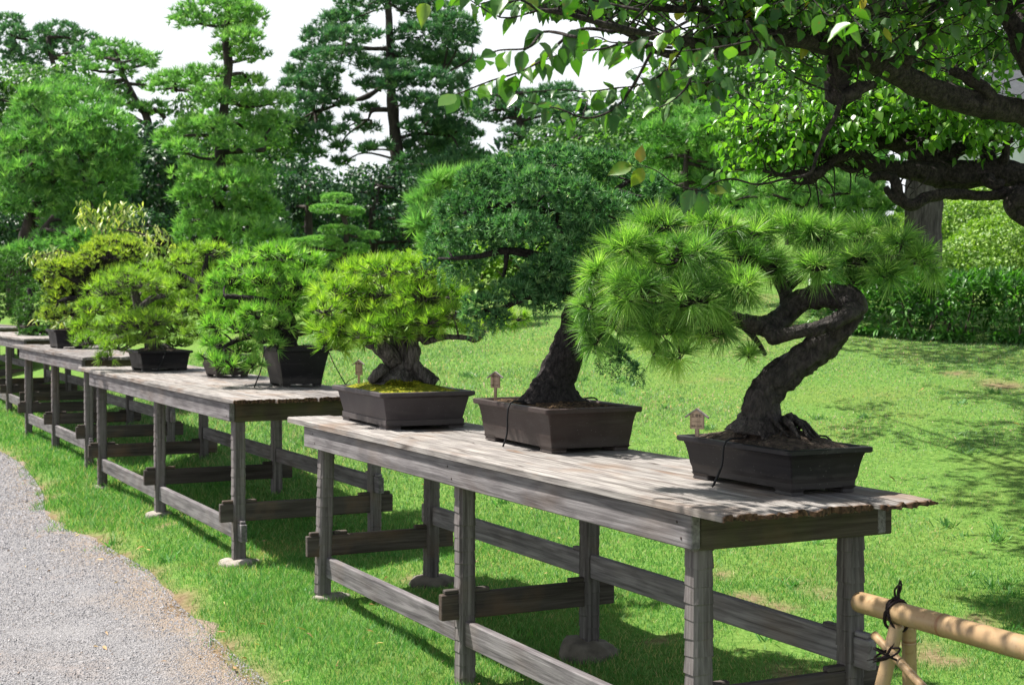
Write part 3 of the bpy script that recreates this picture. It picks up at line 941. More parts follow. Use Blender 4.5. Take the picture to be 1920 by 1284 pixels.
def make_table(label, A, L, zt, W0, W1, legs_u, leg_d, nb, ragged, z_off=0.0, edge=0.045, detail=True, leans=None):
    root = thing('display_table', label, 'table', (A[0], A[1], 0), 'weathered wooden display tables in a row', ROT)
    th = 0.028
    g = 0.008
    cuts = np.linspace(0, 1, nb + 1)
    if nb == 3:
        cuts = np.array([0, 0.36, 0.70, 1.0])
    for i in range(nb):
        ext = [0.0, 0.012, -0.01, 0.02][i % 4]
        b = make_board(L, W0 * cuts[i] + (g if i else 0), W0 * cuts[i + 1], W1 * cuts[i] + (g if i else 0), W1 * cuts[i + 1], zt - 0.002 * (i % 2), th, ragged, 0.002)
        o = link('board', b, MT['wood_board'], root, False, True)
        if i == nb - 1:
            o['label'] = 'rear plank with split, weathered end'
    za1, za0 = zt - th - 0.003, zt - th - 0.003 - 0.108
    u0, u1 = legs_u[0] - 0.045, legs_u[-1] + 0.16
    vb = edge + leg_d + 0.09
    mb = MB(); rail_box(mb, 0, u0 - 0.02, u1, edge - 0.012, za0, za1, 0.034)
    link('apron', mb, MT['wood_u'], root, False, True)
    mb = MB(); rail_box(mb, 0, u0 - 0.02, u1, vb + 0.03, za0, za1, 0.034)
    link('apron', mb, MT['wood_u'], root, False, True)
    for u in (u0, u1 - 0.02):
        mb = MB(); rail_box(mb, 1, edge + 0.0075, vb + 0.075, u, za0 - 0.004, za1 - 0.002, 0.034)
        link('end_apron', mb, MT['wood_v'], root, False, True)
    if detail:
        for u in legs_u:
            for du, dz in ((-0.012, 0.030), (0.014, 0.078)):
                mb = MB()
                c_ = np.array((u + du + RNG.normal() * .004, -(edge - 0.012 - 0.0172), za0 + dz))
                a_ = np.linspace(0, 6.283, 7)[:-1]
                V = np.vstack([np.stack([0.005 * np.cos(a_), 0 * a_, 0.005 * np.sin(a_)], 1) + c_, np.stack([0.004 * np.cos(a_), 0 * a_ + .0016, 0.004 * np.sin(a_)], 1) + c_])
                mb.add(V, [(k, (k + 1) % 6, 6 + (k + 1) % 6, 6 + k) for k in range(6)], [(6, 7, 8), (6, 8, 9), (6, 9, 10), (6, 10, 11)])
                link('nail', mb, MT['nail'], root, False, True)
    s = 0.0365
    vf, vbk = edge + s + 0.006, edge + s + 0.006 + leg_d
    zl = 0.0
    for i, u in enumerate(legs_u):
        for j, v in enumerate((vf, vbk)):
            wx, wy = to_w(A, u, v)
            zg = gz(wx, wy)
            ln = (0, 0) if leans is None else leans[i][j]
            o = link('leg', make_leg(u, v, zg - 0.02, za0 + 0.10, s, ln), MT['wood_z'], root, False, True)
    # cross stretchers through each pair of legs, then the long rails
    zc0, zc1 = 0.18 + z_off, 0.288 + z_off
    for i, u in enumerate(legs_u):
        mb = MB()
        rail_box(mb, 1, vf - 0.115, vbk + 0.115, u - 0.004, zc0, zc1, 0.036)
        o = link('cross_stretcher', mb, MT['wood_cross'], root, False, True)
        if detail:
            for v, d in ((vf, -1), (vf, 1), (vbk, -1), (vbk, 1)):
                m2 = MB()
                ln = 0.066 if d == (-1 if v == vf else 1) else 0.075
                c = v + d * (s + ln / 2 - 0.004)
                rail_box(m2, 1, c - ln / 2, c + ln / 2, u - 0.004, zc1 + 0.0005, zc1 + 0.019, 0.030)
                w = link('wedge', m2, MT['wood_cross'], o, False, True)
    for v, z0, z1, nm in ((vf, 0.068 + z_off, 0.172 + z_off, 'front_rail'), (vbk, 0.292 + z_off + 0.012, 0.392 + z_off + 0.012, 'back_rail')):
        mb = MB()
        rail_box(mb, 0, legs_u[0] - 0.11, legs_u[-1] + 0.115, v + 0.003, z0, z1, 0.036)
        o = link(nm, mb, MT['wood_u'], root, False, True)
        if detail:
            for i, u in enumerate(legs_u):
                for d in (-1, 1):
                    m2 = MB()
                    ln = 0.10 if not ((i == 0 and d < 0) or (i == len(legs_u) - 1 and d > 0)) else 0.06
                    c = u + d * (s + ln / 2 - 0.004)
                    if d > 0 or i == 0:
                        rail_box(m2, 0, c - ln / 2, c + ln / 2, v + 0.003, z1 + 0.0005, z1 + 0.018, 0.030)
                        link('wedge', m2, MT['wood_u'], o, False, True)
    return root


T1 = (0.628, 4.33, 0.88)
T2 = (-1.604, 8.5, 0.945)
T3 = (-3.807, 13.1, 1.02)
T4 = (-5.71, 17.3, 1.085)
T5 = (-8.1, 22.2, 1.13)
make_table('nearest grey plank table, its rotten near end beside the bamboo fence', T1, 4.13, T1[2], 0.82, 0.70, [0.27, 2.02, 3.74], 0.60, 3, 0.028, leans=[((0, 0), (0, 0)), ((0, 0), (0, 0)), ((0.01, 0.025), (0, 0.01))])
make_table('second grey table from the camera, holding the tall square pot at its near end', T2, 4.83, T2[2], 1.02, 0.98, [0.21, 2.19, 4.25], 0.86, 4, 0.016, 0.03)
make_table('third grey table back, beside the gravel bend, holding the golden-topped pine', T3, 4.37, T3[2], 0.92, 0.92, [0.2, 1.95, 3.7], 0.74, 3, 0.006, 0.10)
make_table('fourth grey table at the left frame edge, under the dark drooping juniper', T4, 4.2, T4[2], 0.92, 0.92, [0.2, 1.9, 3.6], 0.74, 3, 0.006, 0.16, detail=False)
make_table('farthest grey table, only a strip of its top showing at the left', T5, 4.2, T5[2], 0.92, 0.92, [0.2, 1.9, 3.6], 0.74, 3, 0.006, 0.2, detail=False)


# stones under the legs
def foot_stone(label, A, u, v, r, h, mat, flat=0.6):
    wx, wy = to_w(A, u, v)
    zg = gz(wx, wy)
    mb = MB()
    n, m = 20, 7
    th = np.linspace(0, np.pi / 2, m)
    V = []
    for t in th:
        for a in np.linspace(0, 2 * np.pi, n, endpoint=False):
            V.append((math.cos(a) * math.sin(t) ** 0.6, math.sin(a) * math.sin(t) ** 0.6 * 0.85, math.cos(t) ** 0.5))
    V = np.array(V)
    V = V * np.array((r, r, h)) * (1 + 0.16 * fbm(V + u * 3 + A[0], 1.6, 3))[:, None]
    V = V * np.array((1, 1, 1)) + np.array((wx, wy, zg - h * 0.42))
    Q = np.concatenate([np.stack([i * n + np.arange(n), i * n + n + np.arange(n), i * n + n + (np.arange(n) + 1) % n, i * n + (np.arange(n) + 1) % n], 1) for i in range(m - 1)])
    mb.add(V, Q)
    o = link('foundation_stone', mb, mat)
    tag(o, label, 'stone', 'flat stones under the table legs')


foot_stone('pale rounded stone under the near front leg of the second table', T2, 0.21, 0.09, 0.125, 0.055, MT['stone'])
foot_stone('small pale stone under the middle front leg of the second table', T2, 2.19, 0.09, 0.10, 0.06, MT['stone'])
foot_stone('low stone half sunk at the far front leg of the second table', T2, 4.25, 0.09, 0.08, 0.045, MT['stone'])
foot_stone('grey stone at the near rear leg of the second table', T2, 0.21, 0.95, 0.11, 0.07, MT['stone'])
foot_stone('low earthy stone at the far front leg of the nearest table', T1, 3.74, 0.11, 0.10, 0.04, MT['stone'])
foot_stone('dark mossy stone under the far rear leg of the nearest table', T1, 3.74, 0.69, 0.13, 0.09, MT['stone_dark'])
foot_stone('big dark stone under the middle rear leg of the nearest table', T1, 2.02, 0.69, 0.135, 0.12, MT['stone_dark'])
# ------------------------------------------------------------------ bonsai pots and trees
def rrect(a, b, r, n=5):
    pts = []
    for cx, cy, s in ((a - r, b - r, 0), (-a + r, b - r, 1), (-a + r, -b + r, 2), (a - r, -b + r, 3)):
        for k in range(n):
            t = (s + k / (n - 1)) * np.pi / 2
            pts.append((cx + r * math.cos(t), cy + r * math.sin(t)))
    return np.array(pts)


def pot_mesh(prof, ab, cr):
    """prof: list of (z, offset added to the half sizes); the last rings run inside the rim"""
    mb = MB()
    V = []
    for z, o in prof:
        p = rrect(ab[0] + o, ab[1] + o, max(0.004, cr + o * 0.3))
        V.append(np.concatenate([p, np.full((len(p), 1), z)], 1))
    r = len(V[0])
    m = len(V)
    j = np.arange(r)
    Q = np.concatenate([np.stack([i * r + j, i * r + (j + 1) % r, i * r + r + (j + 1) % r, i * r + r + j], 1) for i in range(m - 1)])
    V = np.concatenate(V)
    V = np.vstack([V, (0, 0, prof[0][0]), (0, 0, prof[-1][0])])
    T = np.vstack([np.stack([(j + 1) % r, j, np.full(r, m * r)], 1), np.stack([(m - 1) * r + j, (m - 1) * r + (j + 1) % r, np.full(r, m * r + 1)], 1)])
    mb.add(V, Q, T)
    return mb


class Frame:
    def __init__(self, cx, cy, z, yaw=0.0):
        c, s = math.cos(yaw), math.sin(yaw)
        self.o = np.array((cx, cy, z))
        self.u = np.array((UX * c - VX * s, UY * c - VY * s, 0))
        self.v = np.array((VX * c + UX * s, VY * c + UY * s, 0))

    def __call__(self, V):
        V = np.asarray(V, float)
        return self.o + V[..., 0:1] * self.u + V[..., 1:2] * self.v + V[..., 2:3] * np.array((0, 0, 1.0))


def framed(mb, fr, flip=True):
    mb.v = [fr(v) for v in mb.v]
    # local axes u, v, z are left-handed: turn faces the right way round
    mb.q = [q[:, ::-1] for q in mb.q]
    mb.t = [t[:, ::-1] for t in mb.t]
    return mb


def make_pot(root, fr, a, b, h, kind, mat, soilmat, dome, cr=0.02):
    """a, b: half sizes of the rim"""
    f = 0.018
    lip = 0.016
    if kind == 'flared':
        prof = [(f, -0.044), (f + 0.02, -0.042), (h * 0.35, -0.037), (h * 0.6, -0.031), (h * 0.78, -0.024), (h * 0.87, -0.018), (h * 0.872, -0.004), (h * 0.90, 0.0), (h * 0.985, 0.0), (h, -0.005), (h, -0.024), (h * 0.97, -0.029), (h - 0.02, -0.032)]
    elif kind == 'band':
        prof = [(f, -0.045), (f + 0.028, -0.044), (f + 0.030, -0.050), (h * 0.5, -0.040), (h * 0.84, -0.026), (h * 0.87, -0.010), (h * 0.90, 0.0), (h * 0.985, 0.0), (h, -0.005), (h, -0.024), (h * 0.97, -0.029), (h - 0.02, -0.032)]
    else:
        prof = [(f, -0.062), (h * 0.3, -0.052), (h * 0.6, -0.036), (h * 0.88, -0.018), (h * 0.9, 0.0), (h * 0.985, 0.001), (h, -0.004), (h, -0.022), (h * 0.97, -0.027), (h - 0.02, -0.03)]
    base = prof[0][1]
    pot = link('pot', framed(pot_mesh(prof, (a, b), cr), fr), mat, root, False)
    bv = None
    for su in (-1, 1):
        for sv in (-1, 1):
            mb = MB()
            fa, fb = (a + base) * 0.34, (b + base) * 0.40
            p = rrect(fa / 2, fb / 2, 0.008, 3)
            V = np.concatenate([np.concatenate([p * s, np.full((len(p), 1), z)], 1) for z, s in ((0.0, 1.0), (f * 0.55, 0.94), (f + 0.003, 1.12))])
            V[:, 0] += su * (a + base - fa / 2 * 0.98)
            V[:, 1] += sv * (b + base - fb / 2 * 0.98)
            r = len(p)
            j = np.arange(r)
            Q = np.concatenate([np.stack([i * r + j, i * r + (j + 1) % r, i * r + r + (j + 1) % r, i * r + r + j], 1) for i in range(2)])
            mb.add(V, Q, [(0, k + 1, k) for k in range(1, r - 1)])
            link('foot', framed(mb, fr), mat, pot, False)
    n = 26
    s = np.linspace(-1, 1, n)
    SU, SV = np.meshgrid(s, s)
    d = np.clip(1 - np.maximum(np.abs(SU), np.abs(SV)), 0, 1)
    z = h - 0.018 + dome * (d ** 0.45) * np.clip(1.15 - 0.5 * np.hypot(SU, SV), 0, 1)
    q = np.stack([SU * a, SV * b, 0 * SU], -1).reshape(-1, 3)
    z = z + 0.006 * fbm(q + fr.o, 45, 2).reshape(z.shape) * (d > 0.02)
    mb = MB()
    mb.add(np.stack([SU * (a - 0.027), SV * (b - 0.027), z], -1), grid_faces(n, n))
    link('soil', framed(mb, fr), soilmat, root)
    return pot


def px_path(pts, Y0):
    return np.array([P(p[0], p[1], Y0 + (p[3] if len(p) > 3 else 0.0)) for p in pts]), np.array([S(p[2], Y0) for p in pts])


def grow(pads, fx, fy):
    return [(p[0], p[1], p[2] * fx, p[3] * fy) + tuple(p[4:]) for p in pads]


def crown(mbF, mbB, pads, Y0, depth, per, n, length, width, spread, segs=1, droop=0.0, up=0.5, out=0.7, trunkpts=None, twig=0.0035, shell=0.5, top=0.35, inset=0.5, limb=0.012, squash=0.85, twigs=True):
    lpx = length / Y0 * FOC
    for pd in pads:
        px, py, rx, ry = pd[:4]
        dy = pd[4] if len(pd) > 4 else RNG.uniform(-1, 1) * depth
        c = P(px, py, Y0 + dy)
        rx2, ry2 = max(rx - inset * lpx, rx * 0.4), max(ry - inset * lpx, ry * 0.4)
        r = np.array((S(rx2, Y0), S(rx2, Y0) * squash, S(ry2, Y0)))
        k = max(5, int(per * rx * ry / 1000.0))
        p, nr = pad_points(c, r, k, top, shell)
        ax = norm(nr * out + np.array((0, 0, up)) + 0.42 * RNG.normal(size=p.shape))
        needles(mbF, p, ax, n, length * RNG.uniform(0.6, 1.15, len(p)), width, spread, droop, segs)
        if trunkpts is not None:
            d = np.linalg.norm((trunkpts - c) * np.array((1, 1, 1.4)), axis=1) + np.where(trunkpts[:, 2] > c[2] + 0.02, 0.25 * np.abs(trunkpts[:, 2] - c[2]), 0)
            s = trunkpts[np.argmin(d)]
            e = c - np.array((0, 0, r[2] * 0.25))
            mid = (s + e) / 2 + RNG.normal(size=3) * np.linalg.norm(e - s) * 0.08 + np.array((0, 0, 0.04 * np.linalg.norm(e - s)))
            tube(mbB, [s, mid, e], [limb, limb * 0.7, limb * 0.4], 6, 4, limb * 0.25, 40)
            if twigs:
                for q, a in zip(p, ax):
                    m = (q + e) / 2 - np.array((0, 0, 0.15 * np.linalg.norm(q - e)))
                    tube(mbB, [e, m, q + a * length * 0.08], [twig * 1.5, twig, twig * 0.8], 4, 2)


GROUP_B = 'bonsai trees in pots on the display tables'


# --- nearest white pine with the looping trunk
def white_pine():
    fr = Frame(0.885, 5.05, T1[2] + 0.0005)
    root = thing('potted_bonsai', 'white pine bonsai with a looping black trunk and long needles in a dark pot', 'bonsai', fr.o, GROUP_B)
    make_pot(root, fr, 0.332, 0.172, 0.150, 'flared', MT['pot_dark'], MT['root'], 0.075, 0.014)
    Y = 5.03
    mb = MB()
    pts, rr = px_path([(1425, 812, 58), (1428, 780, 40), (1432, 745, 38), (1455, 712, 39), (1495, 680, 37), (1535, 652, 36), (1572, 618, 34), (1597, 588, 30), (1600, 566, 27), (1575, 556, 25, .02), (1530, 556, 24, .05), (1490, 572, 22, .07), (1465, 598, 21, .06), (1440, 612, 20, .02), (1405, 605, 16, -.02), (1385, 600, 12, -.03)], Y)
    t1 = tube(mb, pts, rr * np.concatenate([[1, .95], np.full(6, 0.80), np.full(len(rr) - 8, 0.98)]), 20, 9, 0.010, 40, 0.2)
    pts2, rr2 = px_path([(1608, 578, 16, -.05), (1590, 588, 17, -.08), (1560, 606, 14, -.09), (1520, 617, 13, -.08), (1480, 625, 13, -.06), (1450, 632, 15, -.04), (1435, 615, 12, -.02)], Y)
    tube(mb, pts2, rr2, 10, 6, 0.006, 40, 0.15)
    # rising leaders behind the loop that carry the crown
    p3, r3 = px_path([(1480, 590, 16, .07), (1470, 540, 14, .12), (1440, 500, 12, .12), (1380, 480, 10, .08), (1290, 470, 8, 0)], Y)
    t3 = tube(mb, p3, r3, 8, 5, 0.003, 40, 0.1)
    p4, r4 = px_path([(1470, 540, 12, .12), (1520, 505, 11, .14), (1590, 490, 9, .1), (1660, 485, 7, .05), (1710, 480, 5, 0)], Y)
    t4 = tube(mb, p4, r4, 8, 5, 0.003, 40, 0.1)
    p5, r5 = px_path([(1400, 605, 12, -.03), (1350, 585, 9, -.05), (1280, 585, 7, -.05), (1190, 580, 5, -.05)], Y)
    t5 = tube(mb, p5, r5, 8, 5, 0.003, 40, 0.1)
    p6, r6 = px_path([(1395, 612, 7, -.02), (1420, 640, 5, 0), (1435, 665, 4, 0.02)], Y)
    t6 = tube(mb, p6, r6, 6, 4)
    # root plate
    for k in range(38):
        a = k / 38 * 6.283 + RNG.uniform(-.1, .1)
        c = fr((-0.02, 0.01, 0.19))
        l = RNG.uniform(0.5, 0.98)
        e = fr((0.25 * l * math.cos(a) * -1 - 0.0, 0.125 * l * math.sin(a), 0.156 + 0.075 * (1 - l) ** 0.8))
        m = c * 0.45 + e * 0.55 + np.array((RNG.normal() * .02, RNG.normal() * .02, 0.042))
        tube(mb, [c * 0.8 + m * 0.2, m, e], [0.018, 0.010, 0.004], 8, 6, 0.006, 50)
    bark, wood = MT['bark_loop'], mb
    tr = np.vstack([t3, t4, t5, t6, t1[-20:]])
    fo, br = MB(), wood
    pads = [(1250, 425, 85, 38, .0), (1330, 425, 80, 38, .05), (1180, 465, 70, 50, -.08), (1280, 480, 95, 55, -.14), (1125, 520, 60, 55, -.03), (1200, 545, 80, 60, -.16), (1300, 560, 85, 55, -.16), (1385, 540, 65, 50, -.18),
            (1105, 575, 42, 40, -.03), (1150, 610, 50, 45, -.05), (1240, 620, 62, 45, -.1), (1330, 620, 65, 42, -.08), (1275, 668, 36, 26, .0), (1225, 660, 36, 30, 0), (1405, 668, 28, 26, .0), (1120, 640, 32, 28, -.02), (1100, 620, 34, 28, 0),
            (1390, 440, 80, 40, .12), (1450, 425, 70, 36, .2), (1500, 430, 60, 36, .12), (1390, 490, 70, 42, .05), (1450, 500, 50, 40, .1),
            (1545, 440, 70, 42, .1), (1620, 442, 75, 38, .12), (1690, 455, 50, 35, .02), (1722, 490, 42, 40, -.02), (1600, 490, 75, 36, .02), (1530, 500, 55, 32, .0), (1665, 515, 52, 28, -.03), (1745, 500, 24, 24, 0), (1600, 530, 50, 22, .05),
            (1350, 480, 90, 60, .2), (1250, 520, 100, 70, .15), (1640, 470, 90, 45, .2), (1190, 590, 70, 55, .12), (1310, 600, 80, 50, .1)]
    crown(fo, br, pads, Y, 0.1, 7.6, 54, 0.088, 0.0021, 1.08, 2, 0.16, 0.35, 0.9, tr, 0.0022, 0.6, 0.6, 0.62, 0.008)
    link('foliage', fo, MT['n_white'], root)
    link('trunk', wood, bark, root)
    mb = MB()
    c = [fr(x) for x in [(0.03, -0.215, 0.002), (0.02, -0.187, 0.07), (0.012, -0.176, 0.153), (0.0, -0.10, 0.165), (-0.03, -0.02, 0.20), (-0.05, 0.05, 0.19), (-0.08, 0.10, 0.168), (-0.1, 0.178, 0.152), (-0.11, 0.21, 0.002)]]
    tube(mb, c, [0.0035] * len(c), 6, 4)
    tube(mb, [fr((0.022, -0.19, 0.06)), fr((0.03, -0.211, 0.01)), fr((0.034, -0.217, 0.0))], [0.004, 0.0045, 0.004], 6, 3)
    link('tie_cord', mb, MT['cord'], root)
    return root


def spruce():
    fr = Frame(0.185, 6.49, T1[2] + 0.0005, rad(-3))
    root = thing('potted_bonsai', 'tall blue-green spruce bonsai with a thick leaning trunk in the middle of the nearest table', 'bonsai', fr.o, GROUP_B)
    make_pot(root, fr, 0.405, 0.225, 0.185, 'flared', MT['pot_brown'], MT['soil'], 0.035, 0.016)
    Y = 6.49
    mb = MB()
    pts, rr = px_path([(1036, 757, 70), (1038, 735, 50), (1045, 712, 37), (1058, 680, 34), (1068, 650, 32), (1076, 622, 29), (1080, 595, 23), (1078, 565, 18), (1068, 535, 16), (1062, 500, 15), (1060, 450, 13), (1050, 400, 10), (1040, 350, 7), (1035, 310, 5)], Y)
    t1 = tube(mb, pts, rr, 18, 6, 0.013, 30, 0.2)
    for a, l in ((2.9, 0.2), (3.6, 0.16), (0.2, .17), (0.8, .15), (5.4, .17), (4.7, .12), (1.6, .12), (2.2, .15)):
        c = fr((0, 0.0, 0.215))
        e = fr((l * math.cos(a) * -1, l * 0.62 * math.sin(a), 0.172))
        m = (c + e) / 2 + np.array((0, 0, 0.012))
        tube(mb, [c, m, e], [0.045, 0.026, 0.008], 9, 5, 0.007, 40)
    tube(mb, *px_path([(1070, 572, 9), (1060, 590, 7), (1055, 612, 5), (1052, 628, 3.5)], Y), 8, 4, 0.003, 50)
    limbs = [[(1066, 540, 12), (1030, 545, 8, -.05), (980, 560, 6, -.1), (930, 585, 4, -.12)],
             [(1062, 490, 12), (1010, 480, 8, -.05), (950, 470, 7, -.08), (900, 480, 5, -.1), (850, 485, 4, -.1)],
             [(950, 470, 6, -.08), (948, 500, 4, -.08), (944, 520, 3, -.08)],
             [(1060, 430, 10), (1110, 400, 7, -.05), (1150, 360, 5, -.05), (1180, 340, 4, 0)],
             [(1056, 410, 9), (1000, 390, 7, -.1), (930, 385, 5, -.15), (870, 400, 4, -.15)],
             [(1078, 600, 10), (1110, 625, 6, .05), (1140, 645, 5, .05), (1175, 670, 3, .05), (1190, 690, 2, .05)]]
    allp = [t1]
    for l in limbs:
        allp.append(tube(mb, *px_path(l, Y), 7, 5, 0.003, 50, 0.1))
    bark, wood = MT['bark_dark'], mb
    tr = np.vstack(allp)
    pads = [(960, 325, 80, 40), (1050, 308, 90, 36), (1140, 318, 70, 36), (900, 345, 50, 34), (865, 395, 55, 38), (940, 395, 80, 40), (1030, 390, 90, 45), (1120, 400, 80, 45), (1200, 365, 38, 34), (845, 445, 50, 38), (915, 455, 70, 36), (1005, 460, 70, 38), (1085, 465, 60, 45), (825, 480, 38, 26), (870, 495, 40, 22),
            (960, 545, 55, 26, -.1), (1010, 530, 55, 34, -.05), (905, 575, 38, 28, -.12), (930, 595, 28, 20, -.12), (1045, 520, 45, 32, -.05), (1000, 560, 40, 18, -.05), (1055, 548, 50, 28, -.08), (1035, 500, 55, 30, -.12), (1075, 520, 40, 30, -.1), (1030, 565, 36, 18, -.08), (880, 590, 20, 22, -.12), (1130, 645, 34, 22, .05), (1165, 662, 26, 20, .05), (1192, 690, 9, 12, .05), (1225, 350, 25, 25), (1190, 420, 50, 45, .1), (1000, 340, 60, 30, -.25), (1070, 360, 60, 30, -.3), (980, 425, 60, 30, -.3), (1100, 440, 40, 26, -.25), (900, 425, 40, 22, -.25)]
    fo, br = MB(), wood
    crown(fo, br, pads, Y, 0.3, 85, 13, 0.034, 0.0080, 1.0, 1, 0.0, 0.45, 0.8, tr, 0.0022, 0.62, 0.5, 0.35, 0.006, 0.9, False)
    # hanging sprays below the lower pads
    hp, ha = [], []
    for (px, py, n, ln) in ((885, 598, 8, .07), (905, 605, 8, .07), (930, 600, 8, .06), (1010, 570, 7, .06), (1130, 660, 9, .09), (1150, 675, 9, .09), (1175, 678, 8, .09), (1195, 695, 6, .06), (835, 505, 8, .07), (862, 512, 8, .06), (890, 512, 7, .05), (1015, 582, 5, .06)):
        for k in range(n):
            q = P(px + RNG.uniform(-14, 14), py + RNG.uniform(-10, 6), Y + RNG.uniform(-.12, .08))
            for s in np.linspace(0, 1, 9):
                hp.append(q + np.array((RNG.normal() * .004, RNG.normal() * .004, -ln * s)))
                ha.append(norm(np.array((RNG.normal(), RNG.normal(), -0.8))))
    needles(fo, np.array(hp), np.array(ha), 5, 0.016, 0.0035, 1.2)
    link('foliage', fo, MT['n_spruce'], root)
    link('trunk', wood, bark, root)
    mb = MB()
    c = [fr(x) for x in [(-0.04, -0.262, 0.002), (-0.045, -0.245, 0.06), (-0.05, -0.231, 0.19), (-0.03, -0.1, 0.185), (0.0, -0.01, 0.22), (0.0, 0.08, 0.21), (0.02, 0.14, 0.195), (0.04, 0.231, 0.189), (0.06, 0.235, 0.10), (0.06, 0.265, 0.01)]]
    tube(mb, c, [0.004] * len(c), 6, 4)
    a = np.linspace(0, 5.2, 10)
    tube(mb, [fr((-0.02 + 0.022 * math.cos(t), 0.10, 0.212 + 0.020 * math.sin(t))) for t in a], [0.004] * 10, 6, 2)
    tube(mb, [fr((-0.14, 0.19, 0.03 + 0.022 * math.sin(t) * 1.2)) + np.array((0.012 * math.cos(t), 0, 0)) for t in np.linspace(0, 6.2, 10)], [0.0035] * 10, 5, 2)
    link('tie_cord', mb, MT['cord'], root)


def moss_pine():
    fr = Frame(-0.57, 7.60, T1[2] + 0.0005, rad(-3))
    root = thing('potted_bonsai', 'squat pine bonsai with a stout pale gnarled trunk on yellow-green moss', 'bonsai', fr.o, GROUP_B)
    make_pot(root, fr, 0.405, 0.250, 0.184, 'band', MT['pot_mauve'], MT['moss'], 0.065, 0.012)
    Y = 7.60
    mb = MB()
    pts, rr = px_path([(756, 722, 54), (757, 708, 41), (758, 692, 30), (755, 668, 23), (750, 640, 17), (748, 615, 14), (742, 590, 12), (738, 570, 8), (736, 550, 5)], Y)
    t1 = tube(mb, pts, rr, 18, 6, 0.014, 26, 0.25)
    k = [[(740, 680, 22, -.04), (728, 662, 20, -.07), (712, 648, 19, -.08), (700, 640, 17, -.06), (694, 652, 12, -.05)],
         [(765, 690, 18, -.05), (775, 660, 16, -.06), (768, 625, 14, -.05), (757, 600, 11, -.03), (750, 570, 7, 0)],
         [(755, 625, 15), (790, 628, 13, -.05), (800, 640, 8, -.05), (830, 632, 7, -.06), (865, 632, 6, -.08), (893, 636, 6, -.08), (907, 625, 5, -.08), (905, 612, 5, -.07), (930, 606, 4, -.06), (960, 600, 3, -.05)],
         [(762, 668, 14, -.04), (778, 686, 16, -.06), (796, 702, 17, -.07), (816, 719, 15, -.08)],
         [(720, 690, 16, -.05), (706, 704, 14, -.08), (694, 716, 10, -.08)],
         [(742, 600, 9), (700, 585, 5, .1), (650, 580, 3.5, .1), (625, 600, 2.5, .05)],
         [(745, 590, 12), (790, 570, 8, -.03), (840, 560, 5, 0)]]
    allp = [t1]
    for l in k:
        pp_, rr_ = px_path(l, Y)
        allp.append(tube(mb, pp_, rr_ * 0.8, 10, 6, 0.008, 34, 0.25))
    bark, wood = MT['bark_grey'], mb
    tr = np.vstack([allp[0][-22:], allp[3][8:], allp[6], allp[7]])
    pads = [(735, 505, 85, 30), (680, 510, 60, 32), (800, 510, 65, 34), (640, 545, 60, 36), (720, 545, 80, 36), (800, 555, 80, 36), (850, 555, 36, 30), (610, 580, 40, 30), (680, 585, 70, 34), (760, 590, 80, 34), (830, 600, 55, 28), (625, 620, 48, 28), (700, 615, 40, 22), (630, 652, 32, 22), (610, 645, 22, 22), (660, 635, 30, 20), (800, 615, 46, 20), (962, 596, 44, 26, -.06), (925, 606, 34, 20, -.06), (885, 618, 30, 18, -.06), (680, 628, 40, 18, -.2), (800, 600, 60, 26, -.2), (850, 590, 40, 26), (720, 580, 70, 30, .25), (790, 540, 70, 40, .25), (670, 560, 60, 40, .25), (715, 612, 50, 22, -.15), (770, 608, 50, 22, -.15), (690, 632, 30, 16, -.1)]
    pads = grow(pads + [(700, 640, 36, 16, -.12), (740, 628, 46, 18, -.15), (795, 622, 44, 18, -.1), (640, 620, 50, 26, 0)], 1.1, 1.14)
    fo, br = MB(), wood
    crown(fo, br, pads, Y, 0.22, 21, 26, 0.070, 0.0046, 0.85, 1, 0.02, 0.55, 0.75, tr, 0.0022, 0.55, 0.5, 0.6, 0.007)
    link('foliage', fo, MT['n_lime'], root)
    link('trunk', wood, bark, root)
    # mounds of moss around the roots
    mb = MB()
    for i in range(9):
        a = RNG.uniform(0, 6.28)
        p = fr((0.22 * math.cos(a) * RNG.uniform(.4, 1), 0.11 * math.sin(a) * RNG.uniform(.5, 1), 0.185 + RNG.uniform(0, .018)))
        n = 10
        u_ = norm(RNG.normal(size=(260, 3)))
        q = p + u_ * np.array((.05, .05, .028)) * RNG.uniform(.7, 1)
        needles(mb, q, u_ + np.array((0, 0, .5)), 4, 0.012, 0.006, 1.2)
    link('moss', mb, MT['moss'], root)
    mb = MB()
    c = fr((-0.18, 0.12, 0.20))
    tube(mb, [c + np.array((0.025 * math.cos(t), 0, 0.018 + 0.025 * math.sin(t))) for t in np.linspace(-1.4, 4.4, 12)], [0.0018] * 12, 5, 2)
    link('wire', mb, MT['cord'], root)


